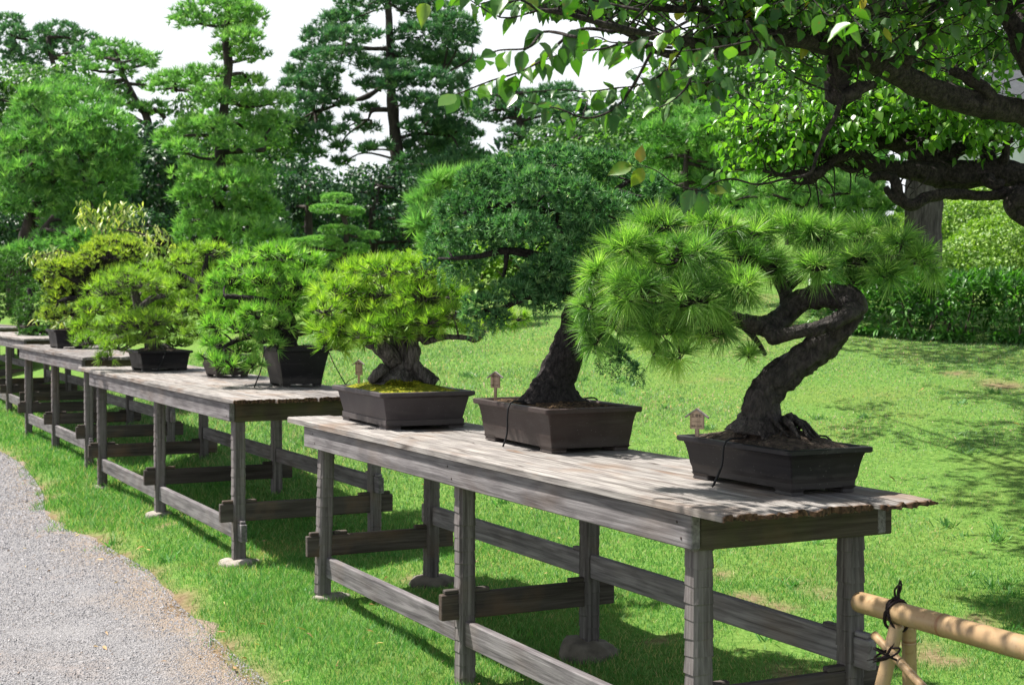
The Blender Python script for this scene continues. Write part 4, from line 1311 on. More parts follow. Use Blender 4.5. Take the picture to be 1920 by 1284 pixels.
def table2_pines():
    # pine in the tall square pot
    z = T2[2] + 0.0005
    fr = Frame(-1.45, 9.90, z)
    root = thing('potted_bonsai', 'rounded bright green pine bonsai in a tall square dark pot', 'bonsai', fr.o, GROUP_B)
    make_pot(root, fr, 0.205, 0.195, 0.265, 'taper', MT['pot_dark'], MT['soil'], 0.02)
    Y = 9.9
    mb = MB()
    t1 = tube(mb, *px_path([(540, 662, 26), (541, 640, 18), (545, 618, 16), (540, 598, 15), (525, 575, 12), (522, 545, 10), (520, 515, 8), (518, 485, 5)], Y), 12, 6, 0.01, 26, 0.2)
    t2 = tube(mb, *px_path([(548, 618, 13), (575, 618, 10, -.05), (592, 606, 7, -.06), (610, 590, 4, -.05)], Y), 9, 5, 0.006, 30, 0.15)
    t3 = tube(mb, *px_path([(535, 625, 10), (490, 628, 7, -.1), (450, 635, 5, -.15), (420, 650, 4, -.2)], Y), 8, 5, 0.004, 30, 0.15)
    t4 = tube(mb, *px_path([(524, 570, 8), (470, 560, 6, -.05), (420, 555, 4, -.08)], Y), 8, 5, 0.004, 30, 0.15)
    bark, wood = MT['bark_dark'], mb
    tr = np.vstack([t1[-20:], t2, t3, t4])
    pads = [(520, 478, 58, 24), (470, 500, 55, 26), (570, 495, 40, 26), (430, 530, 50, 28), (500, 525, 55, 26), (560, 535, 50, 26), (410, 570, 40, 26), (470, 575, 55, 26), (540, 575, 50, 24), (590, 560, 30, 24), (400, 610, 34, 22), (455, 615, 45, 22), (520, 610, 30, 16), (585, 605, 26, 18), (400, 645, 32, 18), (450, 655, 36, 18), (430, 682, 40, 16, -.3), (475, 685, 26, 14, -.3), (390, 670, 24, 14, -.25), (520, 650, 14, 14, -.3), (500, 550, 70, 40, .3), (560, 520, 50, 35, .3), (440, 590, 50, 35, .3), (520, 612, 44, 20, -.25), (490, 590, 50, 24, -.3), (540, 555, 44, 24, -.2), (500, 640, 30, 14, -.3)]
    pads = grow(pads, 1.16, 1.22)
    fo, br = MB(), wood
    crown(fo, br, pads, Y, 0.25, 32, 20, 0.080, 0.0064, 0.85, 1, 0.0, 0.6, 0.7, tr, 0.003, 0.5, 0.5, 0.6, 0.008)
    link('foliage', fo, MT['n_bright'], root)
    link('trunk', wood, bark, root)
    mb = MB()
    tube(mb, [fr((-0.05, -0.30, 0.001)), fr((-0.02, -0.24, 0.13)), fr((0, -0.2, 0.262)), fr((0, -0.05, 0.275))], [0.005, 0.004, 0.003, 0.003], 5, 3)
    tube(mb, [fr((-0.10, 0.32, 0.001)), fr((-0.05, 0.25, 0.15)), fr((-0.02, 0.197, 0.266)), fr((0, 0.05, 0.275))], [0.004, 0.003, 0.003, 0.003], 5, 3)
    tube(mb, [fr((-0.10, 0.32, 0.001)), fr((-0.12, 0.33, 0.03)), fr((-0.16, 0.38, 0.06))], [0.003, 0.003, 0.002], 5, 3)
    link('tie_cord', mb, MT['cord'], root)

    # loose pine in the small rectangular pot
    fr = Frame(-2.15, 11.15, z)
    root = thing('potted_bonsai', 'loose pine bonsai behind, with separate pads over a low dark pot', 'bonsai', fr.o, GROUP_B)
    make_pot(root, fr, 0.215, 0.18, 0.165, 'taper', MT['pot_brown'], MT['soil'], 0.03)
    Y = 11.15
    mb = MB()
    t1 = tube(mb, *px_path([(420, 672, 20), (415, 655, 12), (405, 630, 10), (385, 600, 9), (375, 570, 8), (380, 530, 7), (385, 500, 5), (388, 480, 4)], Y), 10, 6, 0.008, 26, 0.2)
    t2 = tube(mb, *px_path([(382, 540, 6), (350, 520, 5, .1), (330, 510, 3, .1)], Y), 7, 5, 0.004, 30)
    bark, wood = MT['bark_dark'], mb
    tr = np.vstack([t1[-24:], t2])
    pads = [(385, 472, 60, 20), (345, 490, 36, 18), (400, 505, 40, 20), (340, 535, 40, 20), (380, 560, 45, 22), (350, 580, 36, 18), (400, 590, 40, 20), (375, 625, 40, 16), (365, 520, 50, 25, .3), (390, 540, 40, 22, -.2)]
    pads = grow(pads, 1.2, 1.25)
    fo, br = MB(), wood
    crown(fo, br, pads, Y, 0.2, 34, 18, 0.078, 0.0066, 0.9, 1, 0.0, 0.7, 0.6, tr, 0.003, 0.5, 0.5, 0.6, 0.008)
    link('foliage', fo, MT['n_olive'], root)
    link('trunk', wood, bark, root)

    # low spreading pine in the shallow pot
    fr = Frame(-2.93, 12.27, z)
    root = thing('potted_bonsai', 'low spreading yellow-green pine bonsai in a wide shallow dark pot', 'bonsai', fr.o, GROUP_B)
    make_pot(root, fr, 0.255, 0.225, 0.165, 'flared', MT['pot_dark'], MT['root'], 0.06)
    Y = 12.27
    mb = MB()
    t1 = tube(mb, *px_path([(285, 665, 24), (284, 650, 15), (280, 630, 12), (275, 605, 10), (262, 580, 9), (255, 550, 7), (250, 525, 5)], Y), 10, 6, 0.01, 26, 0.25)
    t2 = tube(mb, *px_path([(278, 610, 8), (260, 585, 6, -.1), (285, 560, 6, -.1), (310, 555, 4, -.1)], Y), 8, 5, 0.005, 30)
    t3 = tube(mb, *px_path([(280, 630, 8), (235, 635, 6, -.1), (190, 645, 4, -.2)], Y), 8, 5, 0.005, 30)
    t4 = tube(mb, *px_path([(272, 600, 8), (310, 600, 6, .1), (350, 610, 4, .1)], Y), 8, 5, 0.005, 30)
    for k in range(10):
        a = k / 10 * 6.28
        tube(mb, [fr((0, 0, .2)), fr((.08 * math.cos(a), .06 * math.sin(a), .2)), fr((.17 * math.cos(a), .13 * math.sin(a), .155))], [.03, .018, .008], 6, 4, 0.006, 40)
    bark, wood = MT['bark_grey'], mb
    tr = np.vstack([t1[-24:], t2, t3, t4])
    pads = [(240, 525, 60, 26), (200, 545, 44, 24), (290, 535, 50, 24), (180, 580, 40, 24), (235, 575, 50, 24), (300, 580, 45, 22), (340, 570, 30, 22), (160, 610, 30, 22), (210, 615, 44, 20), (270, 610, 40, 18), (330, 615, 40, 22), (165, 640, 34, 18, -.35), (215, 650, 38, 16, -.35), (200, 672, 24, 10, -.4), (335, 645, 30, 14), (250, 640, 24, 14, -.3), (145, 625, 18, 18), (280, 505, 40, 18), (240, 560, 60, 35, .3), (300, 560, 50, 30, .3), (285, 600, 46, 22, -.3), (250, 605, 50, 22, -.3), (300, 632, 30, 12, -.3)]
    pads = grow(pads, 1.16, 1.22)
    fo, br = MB(), wood
    crown(fo, br, pads, Y, 0.28, 38, 18, 0.082, 0.007, 0.85, 1, 0.0, 0.8, 0.6, tr, 0.0032, 0.5, 0.5, 0.6, 0.009)
    link('foliage', fo, MT['n_olive'], root)
    link('trunk', wood, bark, root)
    mb = MB()
    tube(mb, [fr((-0.34, -0.10, 0.001)), fr((-0.30, -0.05, 0.08)), fr((-0.25, 0.0, 0.165))], [0.005, 0.004, 0.003], 5, 3)
    link('tie_cord', mb, MT['cord'], root)


def far_bonsai():
    z = T3[2] + 0.0005
    # golden topped pine
    fr = Frame(-4.72, 15.75, z)
    root = thing('potted_bonsai', 'golden-topped pine bonsai with a bare forked trunk on the third table', 'bonsai', fr.o, GROUP_B)
    make_pot(root, fr, 0.27, 0.2, 0.20, 'flared', MT['pot_dark'], MT['soil'], 0.03)
    Y = 15.75
    mb = MB()
    t1 = tube(mb, *px_path([(150, 622, 20), (156, 595, 12), (160, 570, 10), (152, 545, 9), (150, 525, 9), (160, 510, 8), (182, 497, 7), (205, 488, 6), (230, 480, 4)], Y), 10, 6, 0.012, 18, 0.2)
    t2 = tube(mb, *px_path([(152, 528, 7), (130, 520, 5, -.1), (110, 512, 4, -.1)], Y), 8, 5, 0.006, 20)
    t3 = tube(mb, *px_path([(155, 560, 6), (130, 560, 5, -.1), (110, 565, 3, -.1)], Y), 8, 5, 0.006, 20)
    bark, wood = MT['bark_dark'], mb
    pads = [(215, 465, 58, 22), (180, 470, 30, 18), (245, 470, 28, 20), (205, 478, 50, 14, -.3), (105, 505, 36, 18), (130, 500, 30, 14), (90, 520, 24, 14), (150, 490, 26, 12), (110, 560, 30, 16), (95, 590, 24, 18), (130, 585, 24, 14), (215, 460, 50, 18, .35)]
    pads = grow(pads + [(170, 500, 60, 26, .1), (190, 520, 50, 22, .2), (140, 545, 40, 24, .1), (120, 540, 40, 20)], 1.15, 1.25)
    fo, br = MB(), wood
    crown(fo, br, pads, Y, 0.25, 120, 12, 0.06, 0.007, 0.9, 1, 0.0, 0.9, 0.6, np.vstack([t1[-24:], t2, t3]), 0.004, 0.6, 0.45, 0.5, 0.012)
    link('foliage', fo, MT['n_gold'], root)
    link('trunk', wood, bark, root)

    # cream leaved bonsai
    fr = Frame(*to_w(T3, 3.75, 0.58), z)
    root = thing('potted_bonsai', 'leafy bonsai with drooping cream-edged leaves rising behind the golden pine', 'bonsai', fr.o, GROUP_B)
    make_pot(root, fr, 0.2, 0.16, 0.16, 'taper', MT['pot_brown'], MT['soil'], 0.02)
    Y = fr.o[1]
    bx = 960 + fr.o[0] / Y * FOC
    mb, lf = MB(), MB()
    trunk = tube(mb, *px_path([(bx, 630, 12), (bx + 10, 590, 9), (bx + 30, 540, 8), (bx + 45, 490, 6), (bx + 60, 450, 5)], Y), 8, 5, 0.01, 20)
    twigs = [[(bx + 55, 460), (190, 430), (170, 400), (150, 382)], [(bx + 60, 450), (200, 420), (205, 395), (195, 380)], [(bx + 60, 455), (220, 430), (250, 400), (270, 395)], [(bx + 60, 450), (240, 430), (290, 425), (320, 455)], [(220, 430), (270, 440), (300, 460), (330, 470)],
             [(bx + 45, 490), (140, 480), (100, 478), (70, 485)], [(bx + 45, 495), (120, 470), (85, 478), (55, 480)], [(bx + 30, 540), (120, 560), (95, 580), (70, 590)], [(bx + 30, 545), (140, 575), (120, 600), (100, 605)], [(200, 410), (220, 400), (235, 390), (240, 385)], [(bx + 60, 450), (260, 450), (280, 470), (290, 490)], [(180, 415), (175, 420), (160, 405), (165, 395)]]
    for tw in twigs:
        pts = np.array([P(x, yy, Y + RNG.uniform(-.2, .2)) for x, yy in tw])
        pp = tube(mb, pts, [0.012, 0.009, 0.006, 0.004], 5, 4)
        m = 46
        i = RNG.integers(4, len(pp), m)
        pos = pp[i] + RNG.normal(size=(m, 3)) * 0.045
        d = np.stack([RNG.normal(size=m), RNG.normal(size=m), -0.9 - RNG.uniform(0, .5, m)], 1)
        leaves(lf, pos, d, np.stack([RNG.normal(size=m) * .6, RNG.normal(size=m) * .6 - .5, np.ones(m)], 1), RNG.uniform(0.07, 0.12, m), 'lance')
    link('trunk', mb, MT['twig'], root)
    link('foliage', lf, MT['l_cream'], root)

    # dark juniper on table four
    z = T4[2] + 0.0005
    fr = Frame(*to_w(T4, 2.0, 0.45), z)
    root = thing('potted_bonsai', 'dark green drooping juniper bonsai whose foliage hangs over the fourth table', 'bonsai', fr.o, GROUP_B)
    make_pot(root, fr, 0.28, 0.2, 0.12, 'taper', MT['pot_brown'], MT['soil'], 0.03)
    Y = fr.o[1]
    bx = 960 + fr.o[0] / Y * FOC
    mb = MB()
    t1 = tube(mb, *px_path([(bx, 622, 12), (bx - 5, 605, 8), (bx - 15, 585, 7), (bx - 10, 560, 5), (bx - 15, 540, 3)], Y), 8, 5, 0.01, 18)
    bark, wood = MT['bark_dark'], mb
    pads = [(60, 575, 34, 22), (85, 600, 34, 20), (45, 600, 24, 20), (70, 625, 40, 16, -.4), (110, 615, 24, 16), (95, 560, 28, 20), (65, 545, 26, 16), (50, 628, 16, 12, -.3), (110, 580, 20, 18)]
    fo, br = MB(), wood
    crown(fo, br, pads, Y, 0.25, 200, 10, 0.05, 0.012, 1.1, 1, 0.1, 0.2, 0.8, t1, 0.004, 0.6, 0.5, 0.4, 0.012, 0.85, False)
    link('foliage', fo, MT['n_dark'], root)
    link('trunk', wood, bark, root)

    # dense round one at the frame edge
    z = T5[2] + 0.0005
    fr = Frame(*to_w(T5, 2.2, 0.5), z)
    root = thing('potted_bonsai', 'dense clipped green bonsai cut off by the left frame edge', 'bonsai', fr.o, GROUP_B)
    make_pot(root, fr, 0.28, 0.2, 0.13, 'taper', MT['pot_dark'], MT['soil'], 0.03)
    Y = fr.o[1]
    bx = 960 + fr.o[0] / Y * FOC
    mb = MB()
    t1 = tube(mb, *px_path([(bx, 612, 9), (bx + 3, 590, 6), (bx, 560, 5), (bx + 5, 520, 4), (bx, 490, 3)], Y), 8, 5, 0.01, 18)
    bark, wood = MT['bark_dark'], mb
    pads = [(15, 485, 45, 16), (20, 510, 50, 20), (-20, 500, 40, 20), (10, 540, 50, 20), (40, 560, 34, 18), (0, 575, 46, 20), (28, 592, 26, 14), (-40, 540, 40, 24), (-30, 580, 40, 22), (45, 530, 26, 16)]
    fo, br = MB(), wood
    crown(fo, br, pads, Y, 0.35, 220, 10, 0.06, 0.014, 1.0, 1, 0.0, 0.5, 0.8, t1, 0.004, 0.6, 0.4, 0.4, 0.012, 0.85, False)
    link('foliage', fo, MT['n_dark'], root)
    link('trunk', wood, bark, root)


white_pine()
spruce()
moss_pine()
table2_pines()
far_bonsai()


# ------------------------------------------------------------------ name plates
def text_mesh(body, size):
    cu = bpy.data.curves.new('lettering', 'FONT')
    cu.body = body
    cu.size = size
    cu.align_x = 'CENTER'
    cu.align_y = 'CENTER'
    cu.extrude = 0.0002
    cu.resolution_u = 2
    o = bpy.data.objects.new('lettering', cu)
    COL.objects.link(o)
    dg = bpy.context.evaluated_depsgraph_get()
    me = bpy.data.meshes.new_from_object(o.evaluated_get(dg))
    V = np.zeros(len(me.vertices) * 3)
    me.vertices.foreach_get('co', V)
    V = V.reshape(-1, 3)
    polys = [tuple(p.vertices) for p in me.polygons]
    bpy.data.objects.remove(o)
    bpy.data.curves.remove(cu)
    bpy.data.meshes.remove(me)
    q = [p for p in polys if len(p) == 4]
    t = [p for p in polys if len(p) == 3]
    for p in polys:
        if len(p) > 4:
            t += [(p[0], p[k], p[k + 1]) for k in range(1, len(p) - 1)]
    return V, q, t


def name_plate(label, px, py_base, py_bot, py_top, wpx, Y, lines, yaw=0.0):
    """little roofed plate on a stick; py_base where the stick enters the soil"""
    base = P(px, py_base, Y)
    zb, zt = P(px, py_bot, Y)[2], P(px, py_top, Y)[2]
    w = S(wpx, Y) / 0.92
    th = w * 0.24
    root = thing('name_plate', label, 'name plate', base, 'roofed wooden name plates in the pots')
    # plate faces the path side: local x across the plate, y its normal, z up
    ang = rad(yaw)
    nx = np.array((math.cos(ang), math.sin(ang), 0.0))
    ny = np.array((math.sin(ang), -math.cos(ang), 0.0))
    up = np.array((0, 0, 1.0))

    def L(V):
        V = np.asarray(V, float)
        return base + V[..., 0:1] * nx + V[..., 1:2] * ny + V[..., 2:3] * up

    b0, b1 = zb - base[2], zt - base[2]
    rise = w * 0.36
    mb = MB()
    prof = [(-w / 2, b0), (w / 2, b0), (w / 2, b1 - rise), (0, b1), (-w / 2, b1 - rise)]
    V = [(x, -th / 2, z) for x, z in prof] + [(x, th / 2, z) for x, z in prof]
    Q = [(i, (i + 1) % 5, 5 + (i + 1) % 5, 5 + i) for i in range(5)]
    mb.add(L(V), Q, [(0, 2, 1), (0, 3, 2), (0, 4, 3), (5, 6, 7), (5, 7, 8), (5, 8, 9)])
    board = link('plate', mb, MT['sign'], root, False)
    mb = MB()
    for s in (-1, 1):
        e = w * 0.86
        k = rise / (w / 2)
        t_ = w * 0.13
        d = th * 1.25
        V = []
        for yy in (-d / 2, d / 2 + th * 0.35):
            V += [(0, yy, b1 + 0.0004), (s * e, yy, b1 - e * k + 0.0004), (s * e, yy, b1 - e * k + t_), (0, yy, b1 + t_)]
        mb.add(L(V), [(0, 1, 2, 3), (4, 7, 6, 5), (0, 4, 5, 1), (3, 2, 6, 7), (1, 5, 6, 2)])
    link('roof', mb, MT['sign_roof'], root, False)
    mb = MB()
    sw = w * 0.13
    V = [(x * sw, y * sw, z) for z in (-0.02, b0 + 0.0005) for x, y in ((-1, -1), (1, -1), (1, 1), (-1, 1))]
    mb.add(L(V), [(0, 1, 5, 4), (1, 2, 6, 5), (2, 3, 7, 6), (3, 0, 4, 7)])
    link('stake', mb, MT['sign'], root, False)
    H_ = b1 - rise - b0
    for txt, f, hz, sz in lines:
        V, q, t = text_mesh(txt, sz * w)
        if len(V) == 0:
            continue
        V = np.stack([V[:, 0], th / 2 + 0.0004 + np.abs(V[:, 2]), b0 + H_ * hz + V[:, 1]], 1)
        mb = MB()
        mb.add(L(V), q, t)
        link('lettering', mb, MT['ink'], board, False)


FIRST = '\u4e94\u8449\u677e'
name_plate('roofed wooden name plate at the corner of the looping white pine pot', 1307, 814, 804, 768, 24, 5.20, [(FIRST, 0, 0.92, 0.27), ('GOYOMATSU', 0, 0.52, 0.105), ('\u6a39\u9f62 150\u5e74', 0, 0.20, 0.17)], -22)
name_plate('roofed name plate on a longer stick beside the spruce trunk', 929, 747, 727, 698, 16.5, 6.78, [('\u8766\u5937\u677e', 0, 0.95, 0.27), ('EZOMATSU', 0, 0.55, 0.10), ('\u6a39\u9f62 120\u5e74', 0, 0.22, 0.17)], -22)
name_plate('small roofed name plate standing in the moss of the squat pine', 673, 714, 703, 676, 12.5, 7.92, [(FIRST, 0, 0.95, 0.27), ('GOYOMATSU', 0, 0.55, 0.10), ('\u6a39\u9f62 80\u5e74', 0, 0.22, 0.17)], -22)


# ------------------------------------------------------------------ bamboo fence
def culm(mb, a, b, r, nodes, sub=14, cap=True):
    a, b = np.asarray(a, float), np.asarray(b, float)
    L_ = np.linalg.norm(b - a)
    ss, rr, rn = [0.0], [r], [0.7]
    for t in np.linspace(0, 1, sub * (len(nodes) + 2))[1:-1]:
        ss.append(t); rr.append(r); rn.append(0.3)
    for nd in nodes:
        for d, f, c in ((-0.013, 1.0, 0.35), (-0.006, 1.05, 0.7), (-0.001, 0.985, 1.0), (0.004, 1.045, 0.9), (0.014, 1.0, 0.4)):
            ss.append(nd + d / L_); rr.append(r * f); rn.append(c)
    ss.append(1.0); rr.append(r); rn.append(0.7)
    o = np.argsort(ss)
    ss, rr, rn = np.array(ss)[o], np.array(rr)[o], np.array(rn)[o]
    seg = 20
    n0 = mb.n
    pts = a + (b - a) * ss[:, None]
    tube(mb, pts, rr, seg, 1)
    mb.r[-1] = np.concatenate([np.repeat(rn, seg), [0.6, 0.6]])


def bamboo():
    a, b = P(1612, 1128, 4.42), P(1920, 1214, 3.72)
    d = norm(b - a)
    e = a + d * 2.2
    root = thing('bamboo_fence', 'low bamboo rail fence lashed with dark rope at the bottom right corner', 'fence', (a[0] + 0.1, a[1] - 0.2, gz(a[0] + .1, a[1] - .2)))
    mb = MB()
    culm(mb, a, e, 0.0315, [0.19, 0.37, 0.56, 0.75, 0.93])
    # hollow end
    link('rail', mb, MT['bamboo'], root)
    q = P(1688, 1150, 4.24)
    for dx, off in ((0, 0), (1.55, 1)):
        c = q + d * dx
        for k, (px1, s) in enumerate(((-0.19, -1), (0.035, 1))):
            top = c + np.array((-0.012 + 0.040 * k, 0.012 * s, -0.028 if k == 0 else -0.034))
            x, y = top[0] + (px1 if k == 0 else 0.03), top[1] + s * 0.05
            bot = np.array((x, y, gz(x, y) - 0.03))
            m = MB()
            culm(m, bot, top, 0.021, [0.35, 0.70] if k == 0 else [0.3, 0.62, 0.93])
            link('post', m, MT['bamboo'], root)
    m = MB()
    t0, t1_ = P(1640, 1190, 4.30), P(1735, 1292, 4.0)
    dd = norm(t1_ - t0)
    culm(m, t0, t0 + dd * 1.1, 0.0125, [0.5])
    link('brace', m, MT['bamboo'], root)
    # lashings
    m = MB()
    side = norm(np.cross(d, (0, 0, 1)))
    c = a + d * np.dot(q - a, d)
    for sh, tl in ((-0.012, 0.35), (0.0, -0.35), (-0.006, 0.30), (0.006, -0.28)):
        pts = []
        for t in np.linspace(0, 2 * np.pi, 18):
            rr = 0.035
            zz = math.sin(t) * rr
            if zz < 0:
                zz *= 1.45
            pts.append(c + side * math.cos(t) * rr + np.array((0, 0, zz)) + d * (sh + tl * 0.06 * math.sin(t)))
        tube(m, pts, [0.0031] * 18, 6, 2, 0.001, 300)
    k0 = c + np.array((0, 0, 0.038))
    for j in range(5):
        tube(m, [k0 + RNG.normal(size=3) * 0.004, k0 + np.array((0.006, 0, 0.025)) + RNG.normal(size=3) * 0.006, k0 + np.array((0.006, 0, 0.046)) + RNG.normal(size=3) * 0.006], [0.004, 0.0034, 0.002], 5, 3)
    tube(m, [k0 + d * -0.02, k0, k0 + d * 0.03], [0.005, 0.0065, 0.004], 6, 3, 0.002, 200)
    link('rope_tie', m, MT['rope'], root)
    m = MB()
    c2 = P(1663, 1226, 4.17)
    for tl in (-0.5, 0.5):
        pts = [c2 + np.array((math.cos(t) * 0.036, math.sin(t) * 0.034, tl * 0.034 * math.cos(t))) for t in np.linspace(0, 2 * np.pi, 16)]
        tube(m, pts, [0.0034] * 16, 5, 2, 0.001, 300)
    k1 = c2 + np.array((-0.012, -0.036, 0.0))
    tube(m, [k1 + np.array((-.012, 0, -.004)), k1, k1 + np.array((.012, 0, .004))], [0.005, 0.008, 0.005], 6, 3)
    for v in ((-.05, -.01, -.004), (-.04, -.01, -.012), (.022, -.01, .045), (.016, 0, .04)):
        tube(m, [k1, k1 + np.array(v) * .6, k1 + np.array(v) + RNG.normal(size=3) * .004], [.0035, .0025, .001], 5, 3)
    link('rope_tie', m, MT['rope'], root)


bamboo()
# ------------------------------------------------------------------ garden trees
def garden_pine(label, trunks, pads, Y, mat, per=16, n=14, ln=13, wd=1.5, spread=1.0, depth=0.6, bark='bark_pine', up=0.95, out=0.55, limb=4.0, group='pines of the garden', name='pine_tree', limbs=(), top=0.4, shell=0.5, squash=0.9):
    """measurements in photo pixels at distance Y, depth in metres"""
    base = P(trunks[0][0][0], trunks[0][0][1], Y)
    base[2] = gz(base[0], base[1])
    root = thing(name, label, 'pine' if name == 'pine_tree' else 'tree', base, group)
    mb = MB()
    allp = []
    for i, t in enumerate(trunks):
        pts, rr = px_path(t, Y)
        if i == 0:
            pts = np.vstack([base - np.array((0, 0, 0.2)), pts])
            rr = np.concatenate([[rr[0] * 1.25], rr])
        allp.append(tube(mb, pts, rr, 9, 5, rr[0] * 0.12, 2.5, 0.1))
    for l in limbs:
        allp.append(tube(mb, *px_path(l, Y), 7, 4, S(2, Y), 3.0, 0.1))
    tr = np.vstack(allp)
    tr = tr[tr[:, 2] > base[2] + 0.25 * (tr[:, 2].max() - base[2])] if len(tr) > 20 else tr
    fo = MB()
    pads = [(p[0], p[1], p[2] * 1.1, p[3] * 1.12) + tuple(p[4:]) for p in pads]
    crown(fo, mb, pads, Y, depth, per * 4.3, n, S(ln * 1.2, Y), S(wd * 1.75, Y), spread, 1, 0.0, up, out, tr, 0.01, shell, top, 0.3, S(limb, Y), squash, False)
    link('trunk', mb, MT[bark], root)
    link('crown', fo, MT[mat], root)
    return root


def leafy_tree(label, trunk, pads, Y, mat, per=26, lf=11, depth=0.8, kind='simple', bark='bark_pine', cat='tree', name='broadleaf_tree', group='trees behind the garden pines', limb=4, droop=0.5, squash=0.9):
    base = P(trunk[0][0], trunk[0][1], Y)
    base[2] = gz(base[0], base[1])
    root = thing(name, label, cat, base, group)
    mb = MB()
    pts, rr = px_path(trunk, Y)
    pts = np.vstack([base - np.array((0, 0, 0.2)), pts])
    rr = np.concatenate([[rr[0] * 1.2], rr])
    tr = tube(mb, pts, rr, 9, 5, rr[0] * 0.1, 2.5, 0.1)
    fo = MB()
    for pd in pads:
        px, py, rx, ry = pd[:4]
        dy = pd[4] if len(pd) > 4 else RNG.uniform(-1, 1) * depth
        c = P(px, py, Y + dy)
        r = np.array((S(rx, Y), S(rx, Y) * squash, S(ry, Y)))
        k = max(8, int(11.0 * per * rx * ry / 1000.0))
        p, nr = pad_points(c, r, k, 0.45, 0.55)
        d = norm(nr * 0.6 + RNG.normal(size=p.shape) * 0.7 - np.array((0, 0, droop)))
        u = norm(nr + np.array((0, 0, 0.6)) + RNG.normal(size=p.shape) * 0.5)
        leaves(fo, p, d, u, S(lf, Y) * RNG.uniform(0.7, 1.3, len(p)), kind)
        s = tr[np.argmin(np.linalg.norm(tr - c, axis=1))]
        tube(mb, [s, (s + c) / 2 + np.array((0, 0, .03)), c], [S(limb, Y), S(limb * .7, Y), S(limb * .4, Y)], 5, 3)
    link('trunk', mb, MT[bark], root)
    link('crown', fo, MT[mat], root)
    return root


# big round-headed pine at the left
garden_pine('broad round-headed green pine at the left, with an arching branch and leaning trunk',
            [[(48, 470, 13), (52, 430, 12), (62, 395, 10), (90, 350, 9), (120, 300, 8), (135, 262, 7), (150, 220, 5)], ],
            [(130, 200, 95, 34), (70, 230, 60, 34), (195, 240, 60, 36), (120, 245, 80, 34), (40, 275, 50, 30), (215, 285, 46, 34), (150, 285, 70, 34, -1.2), (85, 320, 60, 26, -1), (195, 335, 55, 30, -.8), (35, 335, 46, 30), (225, 340, 36, 30), (60, 375, 50, 24, -.8), (130, 360, 60, 26, .5), (175, 385, 60, 28, -.6), (20, 385, 36, 24), (110, 410, 50, 24), (210, 400, 44, 26), (150, 430, 60, 24), (60, 190, 30, 24), (100, 440, 34, 22)],
            27.0, 'n_bgpine', 17, 15, 15, 1.6, 0.95, 1.2, limbs=[[(135, 262, 6, -.5), (110, 268, 5, -.9), (80, 290, 4, -1.2), (45, 320, 3, -1.3)], [(140, 270, 6), (155, 300, 6), (157, 340, 5), (158, 380, 4)]])
garden_pine('low green pine skirt in front of the leaning trunk at far left', [[(40, 480, 7), (55, 460, 6), (80, 430, 5), (100, 405, 4)]],
            [(110, 450, 60, 26), (160, 455, 60, 28), (60, 470, 50, 18), (20, 480, 46, 16), (200, 450, 50, 24), (120, 420, 40, 20)], 25.5, 'n_bgpine', 17, 14, 13, 1.5, 1.0, 0.8)
# pines far left top
garden_pine('bluish spreading pine highest at the top left corner', [[(170, 300, 8), (150, 230, 7), (125, 170, 6), (100, 120, 5), (90, 70, 4)]],
            [(20, 40, 30, 16), (20, 60, 30, 14), (110, 58, 50, 16), (70, 75, 60, 18), (150, 75, 36, 16), (100, 90, 50, 16), (60, 105, 50, 18), (160, 95, 26, 12), (140, 115, 30, 12), (40, 125, 40, 18), (10, 95, 30, 22)],
            46.0, 'n_bgblue', 22, 11, 10, 1.5, 1.1, 1.5, limbs=[[(60, 190, 5), (45, 120, 4), (25, 70, 3)]])
garden_pine('parasol-shaped pine with a bent bare trunk behind the round-headed pine', [[(285, 330, 9), (278, 240, 8), (272, 215, 7), (255, 190, 6), (235, 150, 5), (222, 115, 4)]],
            [(215, 92, 50, 16), (180, 110, 34, 14), (260, 108, 40, 14), (230, 112, 50, 16), (170, 130, 24, 10), (275, 120, 24, 10), (220, 135, 36, 12), (275, 160, 22, 10), (190, 160, 24, 10), (150, 165, 70, 22), (100, 170, 40, 16), (195, 175, 50, 20), (225, 195, 40, 14), (260, 205, 26, 10), (290, 200, 30, 12), (300, 215, 24, 10)],
            38.0, 'n_bgpine', 20, 12, 11, 1.5, 1.05, 1.0, limbs=[[(272, 212, 5), (295, 208, 4), (310, 222, 3)], [(276, 235, 5), (240, 215, 4)]])
